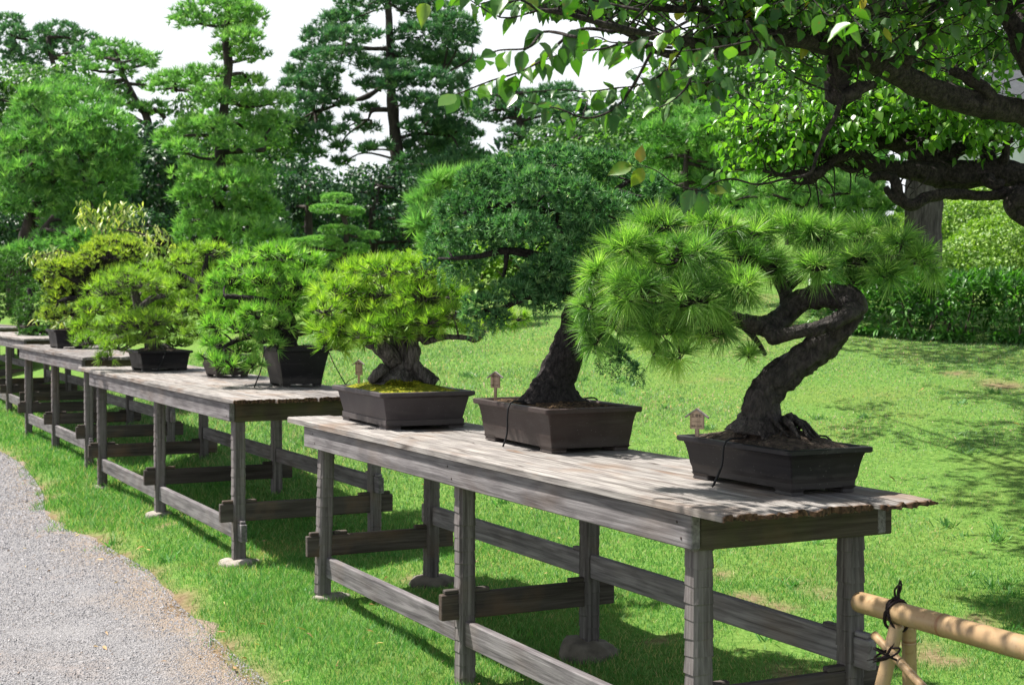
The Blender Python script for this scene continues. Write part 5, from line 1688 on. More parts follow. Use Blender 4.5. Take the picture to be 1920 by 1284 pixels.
# layered tall pine, centre left
garden_pine('tall layered pine with a mushroom-like top pad, left of centre', [[(410, 470, 13), (408, 400, 12), (412, 340, 11), (414, 270, 10), (420, 200, 9), (428, 130, 8), (424, 80, 7), (426, 30, 5), (424, -20, 3)]],
            [(410, 22, 80, 24), (460, 38, 40, 26), (355, 38, 40, 18), (420, -5, 50, 22), (430, 45, 50, 18), (455, 75, 42, 18), (420, 100, 30, 14), (470, 105, 34, 18), (440, 70, 40, 14)]
            + [(330, 150, 50, 18), (385, 138, 40, 14), (305, 165, 28, 16), (360, 165, 36, 14), (430, 165, 40, 20), (470, 155, 36, 16), (400, 185, 40, 20), (480, 190, 50, 20), (520, 190, 30, 18), (430, 200, 60, 22), (360, 235, 34, 20), (395, 235, 40, 18, -1), (320, 260, 36, 20), (460, 240, 60, 24), (510, 230, 36, 22), (340, 280, 40, 16), (440, 270, 50, 18), (500, 265, 40, 16)]
            + [(420, 320, 90, 28), (370, 335, 50, 24), (480, 345, 40, 24), (430, 345, 70, 26, -1), (360, 370, 40, 20), (470, 385, 50, 22), (420, 400, 70, 24), (500, 400, 40, 20), (380, 420, 50, 22), (460, 430, 60, 24), (510, 440, 40, 20), (430, 455, 60, 18, .8), (350, 440, 30, 18)],
            30.0, 'n_bgsoft', 19, 14, 13, 1.5, 0.95, 1.0, limbs=[[(414, 285, 6), (450, 283, 5), (495, 281, 4)], [(420, 195, 5), (380, 175, 4), (330, 170, 3)], [(424, 95, 5), (440, 80, 4), (465, 70, 3)]])
# tall dark pine, centre
garden_pine('tallest dark pine in the middle, with an open airy crown and bare lower trunk', [[(757, 480, 17), (754, 440, 14), (749, 380, 13), (745, 300, 12), (738, 220, 11), (733, 160, 9), (731, 90, 8), (728, 20, 6), (725, -60, 4)]],
            [(690, 5, 60, 22), (760, -15, 70, 24), (640, 40, 50, 20), (800, 20, 60, 24), (850, 45, 40, 20), (600, 70, 40, 18), (660, 70, 50, 18), (790, 65, 60, 22), (860, 80, 34, 18), (880, 65, 24, 10), (590, 105, 44, 18), (640, 105, 50, 16), (780, 105, 60, 20), (840, 115, 46, 18), (560, 135, 34, 14), (610, 140, 40, 16), (700, 125, 40, 14), (740, 130, 40, 14, -1.2), (800, 150, 50, 18), (550, 160, 30, 14), (600, 165, 46, 16), (700, 160, 36, 14), (740, 155, 30, 20, -1.5), (850, 160, 36, 16), (570, 190, 40, 16), (630, 190, 36, 14), (780, 190, 40, 16), (830, 195, 46, 18), (580, 225, 46, 20), (600, 250, 34, 16), (550, 240, 30, 20), (640, 245, 18, 10), (690, 205, 24, 10), (660, 225, 20, 10), (690, 240, 26, 10), (640, 275, 22, 12), (690, 280, 26, 12), (800, 240, 50, 20), (850, 240, 40, 18), (790, 275, 50, 18), (840, 280, 50, 20), (870, 295, 40, 14), (780, 310, 50, 20), (840, 315, 50, 18), (725, 275, 14, 10, -1), (560, 275, 36, 18), (590, 290, 30, 12), (640, 305, 24, 10), (870, 205, 30, 16), (890, 255, 20, 10), (815, 215, 30, 14)],
            40.0, 'n_bgblue', 33, 12, 12, 1.5, 1.0, 1.6, limbs=[[(733, 150, 5), (690, 180, 4), (640, 195, 3), (590, 210, 3)], [(732, 92, 4), (700, 92, 3), (670, 90, 3)], [(740, 205, 4), (700, 207, 3), (690, 225, 2)], [(735, 160, 4), (780, 140, 3), (830, 140, 3)], [(742, 260, 4), (790, 250, 3), (840, 255, 3)], [(755, 455, 7), (735, 440, 6), (725, 400, 5)]], limb=2.6)
garden_pine('dark pine stem right behind the tallest pine, its crown lost in foliage', [[(838, 420, 9), (838, 300, 8), (840, 220, 7), (848, 150, 5)]],
            [(850, 130, 40, 20), (880, 120, 24, 16), (840, 260, 50, 22), (800, 330, 60, 24), (860, 330, 60, 24), (830, 360, 70, 26), (880, 300, 30, 14), (780, 360, 50, 24)], 45.0, 'n_bgblue', 24, 12, 11, 1.5, 1.0, 1.5)
garden_pine('flat-tiered dark pine right of centre, half hidden by overhanging leaves', [[(985, 330, 10), (983, 280, 9), (975, 235, 8), (968, 200, 6), (965, 160, 4)]],
            [(960, 180, 60, 14), (1020, 190, 60, 16), (920, 195, 40, 12), (900, 215, 30, 10), (990, 205, 60, 14), (940, 225, 46, 10), (1040, 210, 40, 14), (965, 250, 30, 8), (955, 270, 30, 10), (1000, 240, 40, 12), (970, 285, 26, 10), (1050, 170, 40, 14), (900, 180, 30, 8)],
            38.0, 'n_bgblue', 24, 12, 11, 1.5, 1.0, 1.0)
# softer pine just behind the spruce
garden_pine('soft pale pine behind the left shoulder of the spruce', [[(830, 480, 8), (828, 440, 7), (835, 400, 6), (850, 360, 5)]],
            [(835, 350, 40, 22), (800, 385, 36, 26), (850, 390, 50, 26), (800, 420, 34, 26), (850, 430, 50, 26), (820, 460, 40, 20), (880, 340, 36, 20)], 17.0, 'n_bgsoft', 13, 22, 26, 1.6, 0.9, 0.4)
# pines behind the near bonsai at right
for lab, tr, pads, Y, mt in (
        ('mid-green pine behind the leaning white pine crown, right of the spruce', [(1290, 470, 8), (1290, 400, 7), (1285, 330, 6), (1290, 270, 5)], [(1290, 225, 60, 24), (1240, 250, 50, 24), (1340, 245, 50, 24), (1290, 275, 70, 26), (1230, 300, 50, 26), (1350, 290, 50, 26), (1290, 330, 70, 26), (1400, 270, 40, 22), (1240, 350, 50, 24), (1340, 340, 50, 22), (1420, 310, 40, 22)], 24.0, 'n_bgpine'),
        ('low bright pine with knotted limbs below the gnarled tree', [(1560, 470, 7), (1555, 440, 6), (1530, 410, 5), (1545, 370, 4)], [(1480, 345, 60, 20), (1550, 350, 70, 22), (1420, 355, 50, 18), (1620, 360, 50, 22), (1500, 385, 60, 18), (1580, 390, 60, 18), (1440, 395, 50, 16), (1650, 390, 40, 20), (1370, 375, 46, 18), (1530, 420, 70, 20), (1630, 425, 50, 20), (1400, 420, 50, 18)], 17.5, 'n_bgsoft'),
        ('shadowy pine mass behind the gnarled tree at right', [(1480, 460, 9), (1480, 380, 8), (1470, 300, 7), (1465, 240, 5)], [(1460, 225, 70, 26), (1520, 250, 70, 26), (1580, 240, 60, 26), (1450, 280, 60, 26), (1540, 290, 60, 24), (1620, 280, 60, 26), (1500, 315, 60, 20), (1600, 320, 60, 22), (1660, 320, 40, 22), (1680, 250, 50, 30), (1650, 210, 60, 30)], 27.0, 'n_bgpine')):
    garden_pine(lab, [tr], pads, Y, mt, 15, 18, 17, 1.7, 1.0, 0.9)

# cloud-pruned niwaki
Y = 23.0
base = P(648, 500, Y); base[2] = gz(base[0], base[1])
root = thing('cloud_pruned_tree', 'small cloud-pruned tree with flat green discs in the middle distance', 'tree', base)
mb, fo = MB(), MB()
pts, rr = px_path([(645, 490, 5), (648, 460, 5), (650, 425, 4.5), (640, 400, 4), (632, 375, 3)], Y)
tr = tube(mb, np.vstack([base - np.array((0, 0, .1)), pts]), np.concatenate([[rr[0] * 1.2], rr]), 8, 5, 0.01, 5)
for px, py, rx, ry in ((631, 371, 30, 9), (618, 391, 36, 8), (660, 396, 21, 9), (636, 430, 34, 9), (600, 452, 34, 11), (657, 465, 36, 10), (690, 440, 20, 7), (620, 478, 30, 8), (560, 455, 20, 8)):
    c = P(px, py, Y + RNG.uniform(-.2, .2))
    r = np.array((S(rx, Y), S(rx, Y) * 0.9, S(ry * .8, Y)))
    p, nr = pad_points(c, r, int(rx * ry * 1.8), 0.5, 0.85)
    needles(fo, p, norm(nr + np.array((0, 0, .5))), 8, S(5, Y), S(1.6, Y), 1.0)
    s = tr[np.argmin(np.linalg.norm(tr - c, axis=1))]
    tube(mb, [s, (s + c) / 2 - np.array((0, 0, .05)), c - np.array((0, 0, r[2] * .5))], [0.022, 0.018, 0.012], 6, 3)
link('trunk', mb, MT['bark_pine'], root)
link('crown', fo, MT['n_bgsoft'], root)

# evergreen broadleaf trees filling the back of the garden
bl = [
    ('dark glossy evergreen at the far left, below the bluish pine', [(40, 420, 10), (45, 300, 9), (50, 200, 6)], [(30, 150, 60, 30), (80, 160, 60, 34), (20, 200, 60, 40), (100, 200, 50, 36), (60, 240, 70, 40), (140, 130, 40, 24), (10, 280, 60, 40), (-40, 180, 60, 50), (20, 340, 60, 50)], 43.0, 'l_bg'),
    ('evergreen between the round-headed pine and the layered pine', [(310, 450, 9), (305, 380, 8), (300, 310, 6)], [(280, 260, 50, 30), (250, 300, 50, 36), (310, 300, 50, 34), (270, 350, 60, 40), (330, 350, 50, 40), (230, 370, 50, 40), (300, 400, 60, 30), (240, 430, 60, 30), (350, 300, 40, 30)], 36.0, 'l_dark'),
    ('pale evergreen seen behind the layered pine trunk', [(370, 460, 9), (370, 360, 8), (372, 280, 6)], [(370, 250, 50, 30), (340, 290, 50, 30), (400, 290, 50, 34), (450, 290, 50, 30), (520, 300, 40, 34), (350, 200, 30, 24), (500, 250, 40, 30), (540, 240, 40, 30)], 38.0, 'l_bg'),
    ('soft round tree right of the layered pine', [(580, 470, 8), (578, 400, 7), (580, 350, 5)], [(545, 320, 40, 20), (590, 330, 40, 22), (560, 350, 60, 26), (610, 360, 30, 26), (540, 390, 50, 30), (590, 395, 50, 26), (560, 430, 60, 26), (525, 350, 40, 30), (530, 440, 40, 26)], 34.0, 'l_dark'),
    ('dark bushy tree under the tallest pine', [(700, 470, 9), (700, 400, 8), (705, 350, 6)], [(690, 330, 50, 24), (740, 330, 40, 24), (670, 360, 36, 26), (720, 365, 50, 30), (690, 400, 50, 30), (740, 410, 40, 30), (700, 440, 50, 26), (650, 400, 26, 30), (770, 360, 40, 34), (790, 410, 40, 36), (780, 455, 40, 24), (660, 445, 30, 24), (640, 350, 16, 20)], 36.0, 'l_dark'),
    ('dark evergreen at the foot of the layered pine', [(300, 480, 8), (300, 430, 7), (305, 390, 5)], [(300, 390, 46, 22), (340, 410, 40, 26), (270, 420, 50, 26), (310, 440, 60, 24), (370, 450, 50, 20), (250, 460, 50, 22), (420, 470, 60, 18), (480, 470, 60, 20)], 35.0, 'l_dark'),
    ('dark evergreen behind the leaning trunk at far left', [(20, 470, 8), (15, 430, 7), (10, 390, 5)], [(10, 400, 50, 24), (40, 430, 50, 26), (-10, 440, 50, 26), (80, 450, 40, 20), (20, 460, 50, 20)], 34.0, 'l_dark'),
    ('rounded evergreen above the spruce top', [(1060, 400, 9), (1060, 320, 8), (1065, 270, 6)], [(1030, 255, 46, 22), (1090, 250, 56, 24), (1140, 240, 50, 26), (1060, 285, 60, 28), (1130, 280, 60, 30), (1180, 260, 50, 30), (990, 290, 40, 26), (1200, 310, 60, 30), (940, 320, 40, 24), (1000, 330, 60, 26), (1100, 330, 70, 26), (1180, 350, 60, 30)], 36.0, 'l_bg'),
    ('tall evergreen filling the back behind the overhanging branch', [(1300, 380, 10), (1300, 260, 9), (1310, 180, 7)], [(1280, 140, 60, 34), (1340, 130, 70, 40), (1240, 190, 60, 34), (1310, 190, 70, 40), (1390, 180, 60, 40), (1260, 250, 60, 40), (1360, 250, 60, 40), (1200, 230, 40, 26), (1450, 160, 60, 50), (1500, 210, 60, 50), (1440, 100, 60, 50), (1380, 90, 50, 40), (1560, 150, 70, 60)], 48.0, 'l_bg'),
    ('evergreen wall of leaves behind the straight grey trunk', [(1650, 400, 10), (1650, 280, 9), (1660, 180, 7)], [(1620, 130, 70, 50), (1700, 110, 70, 50), (1660, 200, 80, 50), (1760, 150, 70, 60), (1840, 120, 70, 60), (1900, 160, 60, 60), (1780, 220, 70, 40), (1580, 220, 60, 50), (1600, 300, 70, 50), (1900, 60, 70, 60), (1700, 40, 80, 60), (1800, 40, 80, 60), (1560, 60, 70, 60)], 46.0, 'l_bg'),
]
for lab, tr, pads, Y, mt in bl:
    leafy_tree(lab, tr, pads, Y, mt, 30, 10, 1.6)

# far wood closing the horizon
mb, fo = MB(), MB()
pos, dr = [], []
for i in range(46):
    x = RNG.uniform(-45, 45)
    Yw = RNG.uniform(62, 82)
    hgt = RNG.uniform(3.0, 5.5) if -13 < x < -3 else (RNG.uniform(3.5, 6.0) if -3 <= x < 0 else RNG.uniform(5, 9))
    zb = gz(x, min(Yw, 120))
    c = np.array((x, Yw, zb + hgt * 0.5))
    p, nr = pad_points(c, (3.6, 3.0, hgt * 0.55), 2200, 0.6, 0.6)
    pos.append(p); dr.append(nr)
pos, dr = np.concatenate(pos), np.concatenate(dr)
leaves(fo, pos, norm(dr + RNG.normal(size=dr.shape) * .7 - np.array((0, 0, .4))), dr + np.array((0, 0, .6)), RNG.uniform(.4, .8, len(pos)), 'simple')
tag(link('woodland', fo, MT['l_dark']), 'far dark wood closing off the back of the garden', 'wood', None, 'stuff')


# ------------------------------------------------------------------ hedges and mounds
def hedge(name, label, path, w, h, n, leaf, mat, cat, kind='ovate', group=None, seed=0):
    """clipped or loose hedge along a ground line; path of (x, y)"""
    path = np.array(path, float)
    root = thing(name, label, cat, (path[0][0], path[0][1], gz(*path[0])), group)
    seg = np.linalg.norm(np.diff(path, axis=0), axis=1)
    cum = np.concatenate([[0], np.cumsum(seg)])
    t = RNG.uniform(0, cum[-1], n)
    cx, cy = np.interp(t, cum, path[:, 0]), np.interp(t, cum, path[:, 1])
    i = np.clip(np.searchsorted(cum, t) - 1, 0, len(seg) - 1)
    d = np.diff(path, axis=0)[i] / seg[i][:, None]
    nx, ny = d[:, 1], -d[:, 0]
    a = RNG.uniform(-0.15 * np.pi, 1.15 * np.pi, n)
    sh = RNG.uniform(0.75, 1.02, n)
    q = np.stack([cx, cy, 0 * cx], 1)
    lump = 1 + 0.16 * fbm(q + seed, 1.6, 3)
    ca, sa = np.cos(a), np.sin(a)
    off = np.sign(ca) * np.abs(ca) ** 0.6 * w / 2 * sh
    hh = (0.12 + 0.88 * np.clip(np.abs(sa) ** 0.6 * np.sign(sa), -0.1, 1)) * h * lump * sh
    x, y = cx + nx * off, cy + ny * off
    p = np.stack([x, y, ground_z(cx, cy) + hh], 1)
    nr = norm(np.stack([nx * ca, ny * ca, sa], 1))
    dd = norm(nr * 0.8 + RNG.normal(size=p.shape) * 0.6 + np.array((0, 0, 0.05)))
    fo = MB()
    leaves(fo, p, dd, norm(nr * .4 + np.array((0, 0, 1.0)) + RNG.normal(size=p.shape) * .3), leaf * RNG.uniform(.7, 1.3, n), kind)
    link('leaves', fo, MT[mat], root)
    mb = MB()
    tube(mb, [np.array((a_[0], a_[1], gz(a_[0], a_[1]) - .02)) for a_ in path], [.02] * len(path), 6, 6)
    m = int(cum[-1] / 0.35)
    for k in range(m):
        tt = RNG.uniform(0, cum[-1])
        bx, by = np.interp(tt, cum, path[:, 0]), np.interp(tt, cum, path[:, 1])
        z = gz(bx, by)
        e = np.array((bx + RNG.normal() * w * .2, by + RNG.normal() * w * .2, z + h * RNG.uniform(.5, .8)))
        tube(mb, [np.array((bx, by, z - .03)), (np.array((bx, by, z)) + e) / 2 + RNG.normal(size=3) * .03, e], [.012, .009, .005], 5, 3)
    link('stems', mb, MT['twig'], root)


def gpt(px, Y):
    return ((px - 960) / FOC * Y, Y)


hedge('hedge', 'shaded dark green leafy hedge along the top of the lawn at right', [gpt(1560, 16.6), gpt(1700, 16.0), gpt(1850, 15.6), gpt(2000, 15.4), gpt(2250, 15.4)], 1.3, 0.64, 15000, 0.095, 'l_hedge', 'hedge', 'lance', None, 3)
hedge('hedge', 'bright sunlit hedge glimpsed under the spruce branches', [gpt(760, 21.0), gpt(860, 20.6), gpt(960, 20.4), gpt(1080, 20.6), gpt(1250, 20.0)], 1.6, 0.62, 8000, 0.10, 'l_azalea', 'hedge', 'simple', None, 9)


def mound(label, px, py_top, wpx, Y, n, leaf, mat, hgt=None):
    x, y = gpt(px, Y)
    zt = P(px, py_top, Y)[2]
    zg = gz(x, y)
    h = max(0.5, zt - zg)
    w = S(wpx, Y)
    root = thing('clipped_shrub', label, 'shrub', (x, y, zg), 'clipped rounded shrubs on the rise at right')
    d = norm(RNG.normal(size=(n * 2, 3)))
    d = d[d[:, 2] > -0.05][:n]
    r = 1 + 0.07 * fbm(d * 1.7 + px, 1.5, 3)
    p = np.array((x, y, zg)) + d * np.array((w / 2, w / 2.4, h)) * (r * RNG.uniform(.93, 1.01, len(d)))[:, None]
    nr = norm(d / np.array((w / 2, w / 2.4, h)))
    fo = MB()
    leaves(fo, p, norm(nr * .5 + RNG.normal(size=p.shape) * .6), norm(nr + RNG.normal(size=p.shape) * .3), leaf * RNG.uniform(.7, 1.3, len(p)), 'simple')
    link('leaves', fo, MT[mat], root)


mound('long clipped yellow-green shrub mound at the right edge, lowest of the rise', 1930, 405, 420, 20.5, 26000, 0.05, 'l_azalea')
mound('clipped shrub mound behind, its top crossing the straight grey trunk', 1800, 376, 330, 24.0, 20000, 0.06, 'l_azalea')
mound('high yellow-green clipped shrub under the pale building', 1850, 338, 340, 29.0, 15000, 0.075, 'l_azalea')

# pale building glimpsed through the leaves
bx, by = gpt(1880, 42)
bz = gz(bx, by)
root = thing('garden_building', 'pale grey building with a dark post, glimpsed through leaves at upper right', 'building', (bx, by, bz))
zt = P(1880, 232, 42)[2]
m = MB(); box(m, (bx + 2, by, (bz + zt) / 2), (6.4, 4, zt - bz), 0.02); w_ = link('wall', m, simple('pale_plaster', (0.5, 0.52, 0.53), 0.8, 0.1, 3, 0.2), root, False)
m = MB()
V = [(bx - 2.2, by - 2.8, zt), (bx + 6.2, by - 2.8, zt), (bx + 6.2, by + 2.8, zt), (bx - 2.2, by + 2.8, zt), (bx - 0.6, by, zt + 1.5), (bx + 4.6, by, zt + 1.5)]
m.add(V, [(0, 1, 5, 4), (2, 3, 4, 5), (3, 2, 1, 0)], [(1, 2, 5), (3, 0, 4)])
link('roof', m, simple('grey_roof_tiles', (0.06, 0.065, 0.07), 0.6, 0.3, 8), root, False)
for dx in (-1.15, 0.15, 1.45, 2.75):
    m = MB(); box(m, (bx + dx, by - 2.3, (bz + zt) / 2), (0.16, 0.16, zt - bz - 0.02), 0.01)
    link('post', m, simple('dark_timber', (0.045, 0.04, 0.04), 0.7, 0.2), root, False)
for dx in (-0.5, 0.8, 2.1):
    m = MB(); box(m, (bx + dx, by - 2.01, zt - 0.95), (0.9, 0.06, 1.2), 0.01)
    link('window', m, simple('window_paper', (0.68, 0.70, 0.72), 0.5, 0.05), root, False)
m = MB(); box(m, (bx + 2, by - 1.2, bz - 0.02), (7.5, 3.5, 0.3), 0.02)
link('plinth', m, MT['stone'], root, False)


# ------------------------------------------------------------------ straight grey trunk and its high crown
Y = 17.6
base = P(1728, 500, Y); base[2] = gz(base[0], base[1])
root = thing('tall_tree', 'straight grey fissured trunk rising behind the gnarled branches', 'tree', base)
mb = MB()
pts, rr = px_path([(1728, 520, 38), (1731, 400, 34), (1735, 260, 32), (1738, 100, 31), (1742, -100, 29), (1745, -300, 24), (1740, -480, 14)], Y)
tr = tube(mb, np.vstack([base - np.array((0, 0, .3)), pts]), np.concatenate([[rr[0] * 1.25], rr]), 22, 8, 0.012, 6, 0.06)
fo = MB()
for k in range(40):
    c = np.array((base[0] + RNG.uniform(-3.4, 1.9), base[1] + RNG.uniform(-4.0, 2.4), RNG.uniform(5.4, 7.4)))
    p, nr = pad_points(c, (.85, .85, .5), 340, .5, .4)
    leaves(fo, p, norm(nr + RNG.normal(size=p.shape) - np.array((0, 0, .5))), nr + np.array((0, 0, 1.)), RNG.uniform(.07, .12, len(p)), 'ovate')
    s = tr[np.argmin(np.linalg.norm(tr - (c - np.array((0, 0, 1.0))), axis=1))]
    tube(mb, [s, (s + c) / 2 + RNG.normal(size=3) * .1, c], [.07, .045, .02], 7, 4, .006, 12)
link('trunk', mb, MT['bark_trunk'], root)
link('crown', fo, MT['l_bg'], root)


# ------------------------------------------------------------------ overhanging broad-leaved trees
def leaf_twig(lf, mb, pts, r0, n, size, mat_rnd=None, spread=0.5, droop=0.75, start=0.15, sub=6, kind='ovate'):
    pts = np.asarray(pts, float)
    rr = np.linspace(r0, r0 * 0.35, len(pts))
    pp = tube(mb, pts, rr, 6, sub, r0 * 0.2, 60)
    m = len(pp)
    idx = np.linspace(start, 1, n) * (m - 1)
    i0 = np.clip(idx.astype(int), 0, m - 2)
    f = (idx - i0)[:, None]
    pos = pp[i0] * (1 - f) + pp[i0 + 1] * f
    tg = norm(pp[np.clip(i0 + 1, 0, m - 1)] - pp[np.clip(i0 - 1, 0, m - 1)])
    sd = norm(np.cross(tg, (0, 0, 1.0)) + 1e-6)
    sg = np.where(np.arange(n) % 2 == 0, 1.0, -1.0)[:, None]
    d = tg * 0.35 + sd * sg * spread + np.array((0, 0, -1.0)) * droop * RNG.uniform(0.3, 1.4, (n, 1)) + RNG.normal(size=(n, 3)) * 0.32
    up = np.array((0, 0, 1.0)) + RNG.normal(size=(n, 3)) * 0.45 + sd * sg * 0.3
    d = norm(d)
    stalk = size * 0.22
    q = pos + norm(tg * .3 + sd * sg * .8 + np.array((0, 0, -.2))) * stalk
    for a, b in zip(pos, q):
        mid = (a + b) / 2 + np.array((0, 0, .15 * stalk))
        s = norm(np.cross(b - a, (0.1, 0.2, 1.0))) * 0.0009
        mb.add([a - s, a + s, mid + s, mid - s, b - s, b + s], [(0, 1, 2, 3), (3, 2, 5, 4)])
    leaves(lf, q, d, up, 0.88 * size * RNG.uniform(0.6, 1.2, n), kind, mat_rnd if mat_rnd is None else np.full(n, mat_rnd), 1.8)


def rand_twigs(lf, mb, starts, count, length, n, size, up=(0.1, 0.5), bias=(0, 0, 0), r=0.0035, keep=None):
    k = 0
    while k < count:
        s = starts[RNG.integers(len(starts))]
        a = RNG.uniform(0, 6.283)
        d = norm(np.array((math.cos(a), math.sin(a), RNG.uniform(*up))) + np.array(bias))
        L_ = length * RNG.uniform(.6, 1.3)
        e = s + d * L_
        if keep is not None and not keep(e):
            k += 0.2
            continue
        m1 = s + d * L_ * .35 + RNG.normal(size=3) * .05 * L_
        m2 = s + d * L_ * .7 + RNG.normal(size=3) * .07 * L_
        leaf_twig(lf, mb, [s, m1, m2, e - np.array((0, 0, .08 * L_))], r, n, size, None, 0.55, 0.7, 0.2, 4)
        k += 1


# tree nearest the camera: its limb runs in from the right
Y0 = 4.9
root = thing('overhanging_tree', 'broad-leaved tree whose thick dark limb crosses the top right of the view', 'tree', (3.05, 5.3, gz(3.05, 5.3)), 'broad-leaved trees overhanging at right')
mb, lf, yl = MB(), MB(), MB()
limb_px = [(2080, 320, 50, .6), (1990, 245, 36, .5), (1920, 212, 25, .45), (1850, 200, 25, .35), (1785, 183, 24, .3), (1715, 156, 24, .2), (1655, 124, 23, .1), (1600, 100, 22, 0), (1540, 80, 20, -.1), (1470, 72, 17, -.2), (1400, 80, 22, -.3), (1330, 84, 17, -.35), (1290, 92, 13, -.4)]
lp, lr = px_path(limb_px, Y0)
lp = np.vstack([[(3.05, 5.35, gz(3.05, 5.35) - .15), (3.0, 5.35, .6), (2.85, 5.4, 1.25)], lp])
lr = np.concatenate([[.17, .14, .125], lr])
L1 = tube(mb, lp, lr, 16, 7, 0.010, 22, 0.16)
extra = [[(1570, 105, 26, 0), (1572, 150, 24, 0), (1568, 175, 20, -.02), (1585, 182, 15, -.04), (1610, 165, 13, -.03), (1640, 160, 8, 0)],
         [(1450, 80, 20, -.2), (1400, 55, 22, -.25), (1385, 20, 22, -.25), (1395, -30, 20, -.2), (1380, -90, 15, -.1)],
         [(1640, 120, 20, .1), (1600, 70, 17, .15), (1560, 45, 14, .2), (1540, 30, 10, .2)],
         [(1690, 150, 14, .2), (1700, 110, 13, .1), (1735, 60, 16, .1), (1765, 10, 17, .1), (1790, -60, 16, .1), (1800, -140, 12, 0)],
         [(1860, 200, 20, .35), (1840, 165, 14, .3), (1800, 140, 10, .3), (1780, 135, 8, .3)],
         [(1990, 245, 30, .5), (1965, 165, 26, .35), (1925, 100, 26, .3), (1905, 60, 22, .3), (1885, 20, 16, .3), (1850, -80, 15, .3)],
         [(1330, 84, 12, -.35), (1270, 78, 8, -.5), (1200, 62, 7, -.6), (1130, 45, 5.5, -.75), (1060, 25, 4.5, -.85), (1010, 20, 3, -.9)],
         [(1290, 92, 9, -.4), (1240, 100, 6, -.45), (1170, 62, 4, -.5), (1120, 50, 3, -.6)],
         [(1400, 50, 9, -.25), (1330, 20, 7, -.4), (1270, 18, 6, -.45), (1210, 14, 5, -.5)]]
starts = [L1[-44:]]
for e in extra:
    starts.append(tube(mb, *px_path(e, Y0), 9, 5, 0.006, 30, 0.15))
# foreground twigs read off one by one: distance offsets bring them towards the camera
fg = [([(1220, 100), (1185, 165), (1150, 205), (1100, 222), (1050, 205), (1010, 197), (985, 190)], -1.15, 15, .070),
      ([(1150, 60), (1090, 55), (1050, 80), (1025, 108), (975, 135), (920, 152), (870, 172), (850, 180)], -1.35, 24, .074),
      ([(1260, 90), (1180, 80), (1130, 92), (1060, 100), (1010, 118)], -1.1, 13, .066),
      ([(1270, 110), (1240, 140), (1200, 160), (1160, 165), (1120, 170)], -1.0, 13, .068),
      ([(1200, 20), (1130, 5), (1060, -10), (1000, -5), (950, 5)], -1.2, 12, .070),
      ([(1080, 70), (1020, 60), (990, 90), (935, 95), (900, 110)], -1.4, 9, .076),
      ([(1300, 120), (1290, 160), (1260, 190), (1230, 205)], -.9, 13, .064),
      ([(1340, 100), (1350, 150), (1330, 190)], -.7, 11, .066),
      ([(1010, 20), (975, 0), (900, -20), (870, -20)], -1.3, 8, .074),
      ([(1290, 40), (1250, 60), (1200, 75), (1150, 100)], -1.2, 11, .068),
      ([(1400, 40), (1420, 75), (1440, 100)], -1.3, 6, .080),
      ([(1580, 10), (1600, 35), (1625, 60)], -1.3, 7, .078)]
for pth, dy, n, sz in fg:
    pts = np.array([P(x, y, Y0 + dy + RNG.uniform(-.06, .06)) for x, y in pth])
    leaf_twig(lf, mb, pts, 0.0042, int(n * 1.15), sz * 0.88, None, 0.6, 0.75, 0.1, 5)
    if dy > -1.32:
        rand_twigs(lf, mb, pts[:-1], 1, 0.22, 6, 0.055, (-.2, .5), (-.3, 0, 0), .0026)
# long hanging twig with a few fading leaves
pts = np.array([P(x, y, Y0 - .15) for x, y in ((1580, 178), (1568, 215), (1548, 250), (1532, 290), (1518, 325), (1470, 336), (1420, 346), (1375, 336), (1340, 342), (1310, 357), (1265, 345), (1230, 320), (1195, 308))])
hp = tube(mb, pts, [.010, .009, .008, .0065, .005, .004, .0035, .003, .0026, .0024, .0021, .0019, .0015], 7, 5, .001, 60)
for x, y, dx, dz, yel, sz in ((1200, 305, .05, 1.0, 1, .056), (1185, 312, -1, -.25, 1, .082), (1205, 315, -.55, -1, 1, .07), (1222, 325, .1, -1, 0, .03), (1300, 355, -.5, -1, 0, .085), (1312, 360, .1, -1.0, 0, .085), (1330, 358, .9, .0, 1, .06), (1345, 345, .3, -1, 0, .05), (1315, 345, .4, .3, 0, .05), (1358, 340, .5, -1, 0, .045), (1410, 345, -.2, -1, 0, .04)):
    q = P(x, y, Y0 - .15)
    d = norm(np.array((dx, RNG.uniform(-.5, .1), dz)))
    leaves(yl if yel else lf, q[None], d[None], np.array([[RNG.uniform(-.5, .5), -.8, .5]]), sz, 'ovate')
ST = np.vstack(starts)
vis = lambda p: not ((960 + p[0] / p[1] * FOC) < 1330 and p[2] < CAM_H + 0.2045 * p[1])
inview = lambda p: vis(p) and 568 - (p[2] - CAM_H) / p[1] * FOC < (45 if p[0] / p[1] > 0.2 else 60)
rand_twigs(lf, mb, ST, 240, 0.50, 13, 0.053, (0.05, 0.8), (0, .3, .1), .0032, inview)
# canopy over the lawn and the near end of the table, above the picture
def canopy_ok(p):
    x, y, z = p
    if z < CAM_H + 0.2045 * y + 0.12:
        return False
    return True


cs = []
for k in range(120):
    x, y = RNG.uniform(-0.6, 3.6), RNG.uniform(4.2, 8.6)
    if x < (-0.6 if y < 5.05 else (0.2 if y < 6.2 else 1.45)):
        continue
    cs.append(np.array((x, y, CAM_H + 0.2045 * y + RNG.uniform(.2, .8))))
hub = np.array((2.6, 5.6, 2.35))
for c in cs:
    m = (hub + c) / 2 + np.array((0, 0, .25))
    tube(mb, [hub, m, c], [.035, .02, .008], 7, 4, .004, 30)
rand_twigs(lf, mb, np.array(cs), 430, 0.42, 12, 0.078, (-.1, .5), (0, 0, 0), .0032, canopy_ok)
link('trunk', mb, MT['bark_fruit'], root)
link('leaves', lf, MT['l_fruit'], root)
o = link('fading_leaves', yl, MT['l_fruit_yellow'], root)

